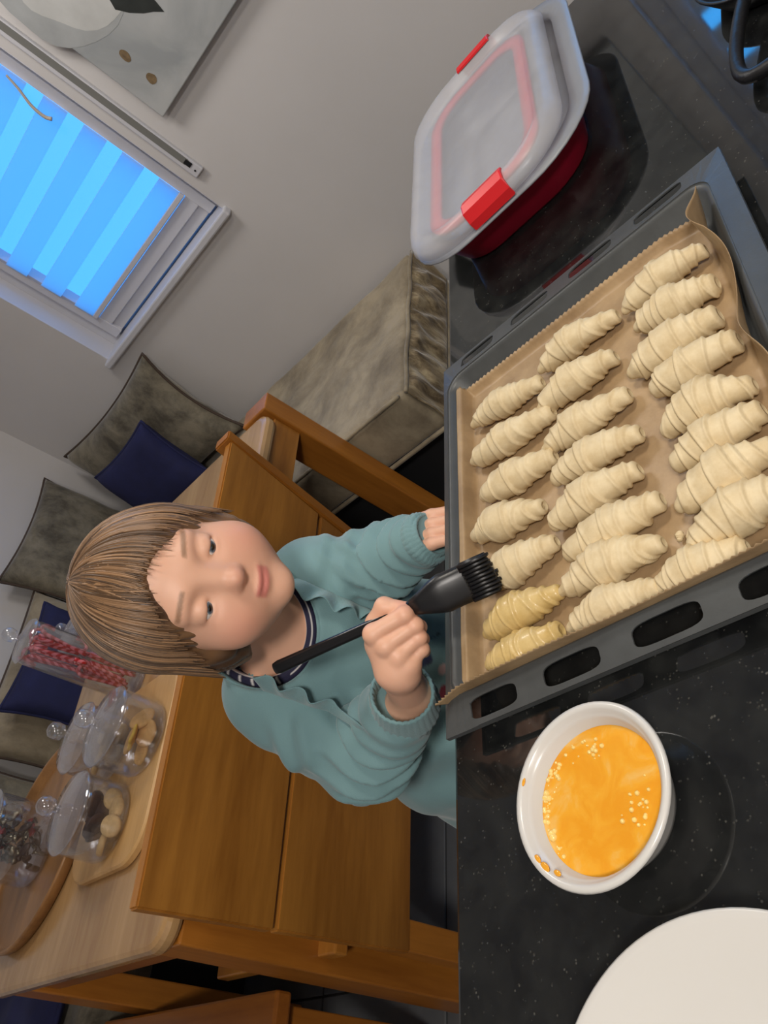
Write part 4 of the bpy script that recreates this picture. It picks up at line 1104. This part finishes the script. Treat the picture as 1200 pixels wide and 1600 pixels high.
for k in range(1500):
    phi = r.rand() * 2 * np.pi; c_, s_ = math.cos(phi), math.sin(phi)
    front = max(0, s_)
    thm = 2.45 - 1.36 * front ** 1.3 + r.normal() * .06
    th0 = r.uniform(.0, .75) * thm
    th = np.linspace(th0, min(thm, th0 + r.uniform(.6, 1.3)), 9)
    sw = 0.25 * (th - th0) * (1 if c_ > -.2 else -.4) + r.normal() * .04
    lift = 1.012 + r.uniform(0, .028)
    pts = []
    for a, w_ in zip(th, sw):
        ph2 = phi + w_ * (0.4 + .6 * front)
        q_ = A3((.0825 + .006 * max(0, a - 1.2)) * math.sin(min(a, 1.75)) * math.cos(ph2), .094 * math.sin(a) * math.sin(ph2), .0835 * math.cos(a)) * lift + A3(0, -.014, .027)
        if a > 1.5: q_[2] = q_[2] * 1.0 - (a - 1.5) * .010
        pts.append(hw(*q_))
    rr = np.interp(np.linspace(0, 1, 9), [0, .15, .7, 1], [.0006, .0013, .0012, .0003])
    rows = tube_rows([tuple(map(float, p)) for p in pts], rr.tolist(), 4); vv, ff = grid_mesh(rows, closed_v=True)
    allV += vv; allF += [tuple(i + off_ for i in f) for f in ff]; off_ += len(vv)
    u_ = r.rand() ** 1.3
    allC += [np.array(srgb(76, 54, 34)[:3]) * (1 - u_) + np.array(srgb(164, 126, 90)[:3]) * u_] * len(vv)
so = pydata('hair_strands', allV, allF, M_hair, hair, True); vcol(so, np.array(allC)); so['kind'] = 'stuff'

# sweatshirt
SR, ER, WRs = A3(.446, .789, .938), A3(.380, .712, .836), A3(.3865, .592, .884)
SL, EL, WLs = A3(.570, .702, .955), A3(.574, .618, .906), A3(.558, .524, .913)
Wf = Waves(31, 12, 42); Wg = Waves(33, 10, 95)
RC_ = A3(.497, .7325, .996); e1 = A3(.088, -.103, -.012); e1 /= np.linalg.norm(e1); e2 = A3(.002, -.0645, -.037); e2 -= e1 * (e2 @ e1); e2 /= np.linalg.norm(e2); e3 = np.cross(e1, e2)
if e3[2] < 0: e3 = -e3
def axial(P, a, b):
    ab = b - a; ll = np.linalg.norm(ab); return ((P - a) @ (ab / ll)) / ll
def sd_sweater(P):
    Q = (P - MS) @ BB; z = Q[:, 2]
    zz = [-.40, -.30, -.20, -.10, -.05, 0, .03, .05]
    w = np.interp(z, zz, [.182, .168, .138, .114, .106, .085, .055, .03]); dp = np.interp(z, zz, [.124, .118, .100, .088, .080, .066, .05, .03])
    oy = np.interp(z, zz, [.0, .0, .004, .006, .006, .0, -.002, -.004])
    k = np.sqrt((Q[:, 0] / w) ** 2 + ((Q[:, 1] - oy) / dp) ** 2)
    d = (k - 1) * np.minimum(w, dp) * .9
    d = np.maximum(d, np.maximum(-.44 - z, z - .045))
    d = smin(d, sd_cap(P, bwp(-.072, 0, -.012), bwp(.072, 0, -.012), .047), .03)
    fd = Q[:, 0] * 70 + z * 38 + 2.6 * Wf(P * .55)
    d = d + .0030 * Wf(P * A3(1, 1, .6)) + .0030 * np.sin(fd) * sstep((-.04 - z) / .08) + .0012 * Wg(P)
    def arm(S, E, W, r0, r1, r2, sd, bl):
        ta, tb = axial(P, S, E), axial(P, E, W)
        u1 = sd_cap(P, S, E, r0, r1) - bl * np.sin(np.pi * np.clip(ta, 0, 1)); u2 = sd_cap(P, E, W, r1, r2)
        n1 = Wf(P + sd); n2 = Wg(P + sd)
        g1 = np.exp(-((ta - .95) / .45) ** 2); g2 = np.exp(-((tb - .15) / .5) ** 2)
        u1 = u1 + (.0036 * np.sin(ta * 23 + 3.2 * n1 + 8 * (P[:, 0] - S[0]) / .05) * g1) + .0032 * n2 + .0030 * np.sin(105 * (P[:, 2] * .8 + P[:, 1] * .75 - P[:, 0] * .2) + 3.5 * n1) * sstep(ta * 1.6 + .2)
        u2 = u2 + (.0085 * np.sin(tb * 25 + 3.0 * n1 + 6 * (P[:, 2] - E[2]) / .05) * g2) + .0030 * n2
        u2 = smax(u2, (tb - 1) * np.linalg.norm(W - E) - .003, .004)
        return smin(u1, u2, .022)
    d = smin(d, arm(SR, ER, WRs, .048, .049, .0385, .0, .0070), .020)
    d = smin(d, arm(SL, EL, WLs, .046, .040, .031, .3, .002), .014)
    # neck opening
    R_ = (P - RC_) @ np.stack([e1, e2, e3], 1)
    hole = np.sqrt((R_[:, 0] / .071) ** 2 + (R_[:, 1] / np.where(R_[:, 1] > 0, .079, .050)) ** 2) - 1
    d = smax(d, -np.maximum(hole * .06, -(R_[:, 2] + .030)), .006)
    return d
V, F = surface_nets(sd_sweater, (.28, .47, .50), (.70, .95, 1.05), .0030)
sw = local(np_mesh('sweatshirt', V, F, tinted('teal_sweatshirt', 0.85, 0.25, 700, Sheen_Weight=0.25)), ch)
teal = np.array(srgb(113, 147, 150)[:3]); n_ = Wg(V)[:, None]
cols = teal * (1 + .05 * n_)
PRINT = []
PRINT += [(.4878, .6373, .8103, .0085, (44, 48, 84)), (.4908, .6392, .8223, .0070, (44, 48, 84)), (.481, .640, .815, .0065, (52, 60, 96)), (.495, .636, .812, .006, (44, 48, 84)),
          (.4849, .6386, .7834, .0085, (206, 170, 166)), (.4633, .6505, .7667, .012, (120, 34, 52)), (.500, .637, .829, .004, (150, 50, 62))]
PRINT += [(.507 + .0186 * k / 12, .6374 - .0088 * k / 12, .8243 - .0272 * k / 12 + .003 * math.sin(k * .6), .0030, (40, 52, 60)) for k in range(13)]
PRINT += [(.5368 + .0055 * math.cos(a_), .635, .8249 + .0055 * math.sin(a_), .0026, (196, 206, 208)) for a_ in np.linspace(0, 6.28, 14)]
for (px_, py_, pz_, rd_, c_) in PRINT:
    dd = np.linalg.norm(V - A3(px_, py_, pz_), axis=1); w_ = sstep((rd_ - dd) / .003)[:, None]
    cols = cols * (1 - w_) + np.array(srgb(*c_)[:3]) * w_
vcol(sw, cols)

# striped undershirt collar and the sweatshirt's own neckband
def ring_pt(t, k, h):
    a = .068 * k; b_ = .076 * k if math.sin(t) > 0 else .046 * k
    return RC_ + e1 * (a * math.cos(t)) + e2 * (b_ * math.sin(t)) + e3 * (h + (.012 * (1 - math.sin(t)) if math.sin(t) < 0 else .012 * (1 - math.sin(t)) * .6))
def band(name, prof, mat, colf=None, n=160):
    rows = [[tuple(map(float, ring_pt(t, k, h))) for t in np.linspace(0, 2 * np.pi, n, endpoint=False)] for k, h in prof]
    Vb, Fb = grid_mesh(rows, closed_v=True); o = pydata(name, Vb, Fb, mat, None, True); local(o, ch)
    if colf: vcol(o, np.array([colf(i // n, (i % n) / n) for i in range(len(Vb))]))
    return o
navy = np.array(srgb(32, 30, 58)[:3]); whi = np.array(srgb(222, 216, 212)[:3])
def stripe(i, t):
    if i in (2, 3): return whi
    if i == 8 and 0.02 < t < 0.30: return whi
    return whi if (0.30 < t < 0.56 and int(t * 160) % 6 == 0 and 5 <= i <= 10) else navy
band('collar', [(.80, -.030), (.835, -.010), (.845, -.004), (.855, -.002), (.870, -.0015), (.890, -.002), (.910, -.0025), (.930, -.003), (.945, -.004), (.960, -.005), (.980, -.006), (1.005, -.010), (1.03, -.018)], tinted('striped_collar_knit', 0.8, 0.2, 700), stripe)
M_teal = simple('teal_knit', srgb(113, 147, 150), 0.85, 0.05, 30, 0.25, 600, Sheen_Weight=0.25)
band('neckband', [(1.02, -.016), (1.015, -.008), (1.03, -.003), (1.06, -.0035), (1.10, -.008), (1.125, -.015), (1.13, -.024)], M_teal)

# ribbed cuffs
def cuff(W, D, r0, r1, ln):
    D = D / np.linalg.norm(D); a = np.cross(D, A3(0, 0, 1)); a /= np.linalg.norm(a); b_ = np.cross(D, a); rows = []
    for s_, rr in ((-.008, r0 * .98), (-.003, r0 * 1.05), (.004, r0 * 1.04), (ln * .5, (r0 + r1) / 2), (ln - .003, r1), (ln, r1 - .001), (ln, r1 - .0035), (ln * .6, r1 - .0045), (.002, r1 - .006)):
        row = []
        for k in range(96):
            t = 2 * np.pi * k / 96; q_ = rr + .0006 * math.cos(32 * t); row.append(tuple(map(float, W + D * s_ + a * (q_ * math.cos(t)) + b_ * (q_ * math.sin(t)))))
        rows.append(row)
    Vc, Fc = grid_mesh(rows, closed_v=True); return local(pydata('cuff', Vc, Fc, M_teal, None, True), ch)
cuff(WRs + A3(0, 0, 0), (hp(285, 720, -.005) - WRs) * A3(1, 1, 1), .0365, .0335, .040)
cuff(WLs + A3(0, .008, 0), A3(-.02, -.6, -.0), .0305, .0265, .013)

# shoulder ruffles
def ruffle(sx):
    base = []
    for k in range(60):
        t = k / 59; phi = math.radians(-25 + 125 * t)
        dr_ = BB @ A3(0, math.sin(phi), math.cos(phi)); cen = bwp(sx * (.070 - .010 * t), 0, -.045 - .03 * t)
        ss = np.linspace(.16, .02, 140); PP = (cen[None] + ss[:, None] * dr_[None]).astype(np.float32)
        i_ = int(np.argmax(sd_sweater(PP) < 0)); P = PP[i_]
        base.append((P, dr_))
    rows = [[], [], [], []]
    for k, (p_, n__) in enumerate(base):
        t = k / 59; p_ = p_ + n__ * .003; out = n__ * .85 - b_l * sx * .45; out /= np.linalg.norm(out)
        tn = base[min(k + 1, 59)][0] - base[max(k - 1, 0)][0]; tn = tn / np.linalg.norm(tn)
        sd_ = np.cross(tn, out); wv = math.sin(k * .78 + sx); hgt = .030 * math.sin(math.pi * min(1, .12 + t * .88)) ** .5
        for i, s_ in enumerate((-.15, .35, .7, 1.0)):
            rows[i].append(tuple(map(float, p_ + out * (hgt * s_) + sd_ * (.0075 * wv * max(0, s_)) + tn * (.002 * math.cos(k * .78) * s_))))
    Vr, Fr = grid_mesh(rows); o = pydata('shoulder_ruffle', Vr, Fr, M_teal, None, True); local(o, ch)
    md = o.modifiers.new('thick', 'SOLIDIFY'); md.thickness = .0022
    md = o.modifiers.new('soft', 'SUBSURF'); md.levels = 1; md.render_levels = 1
ruffle(-1); ruffle(1)

# trousers and shoes (standing behind the worktop)
hip = MS + BB @ A3(0, 0, -.36)
HR, HL = bwp(-.062, 0, -.37), bwp(.062, 0, -.37)
KR, KL = A3(.415, .80, .34), A3(.53, .73, .34); AR, AL = A3(.425, .83, .075), A3(.545, .75, .075)
def sd_leg(P):
    d = sd_cap(P, bwp(-.055, 0, -.33), bwp(.055, 0, -.33), .085)
    for h_, k_, a_ in ((HR, KR, AR), (HL, KL, AL)):
        d = smin(d, smin(sd_cap(P, h_, k_, .078, .056), sd_cap(P, k_, a_, .056, .040), .02), .02)
    return d + .003 * Wf(P)
V, F = surface_nets(sd_leg, (.28, .58, .05), (.72, .98, .72), .007)
local(np_mesh('trousers', V, F, simple('dark_leggings', srgb(58, 40, 52), 0.85, 0.1, 30)), ch)
for a_ in (AR, AL):
    fw = A3(-.45, -.89, 0)
    def sd_shoe(P):
        d = smin(sd_cap(P, a_ + A3(0, 0, -.035), a_ + fw * .085 + A3(0, 0, -.048), .036, .028), sd_cap(P, a_, a_ + A3(0, 0, -.035), .038, .036), .015)
        return np.maximum(d, .002 - P[:, 2])
    V, F = surface_nets(sd_shoe, a_ - A3(.12, .16, .08), a_ + A3(.12, .16, .05), .005)
    local(np_mesh('shoe', V, F, simple('white_trainer', srgb(190, 188, 186), 0.6)), ch)
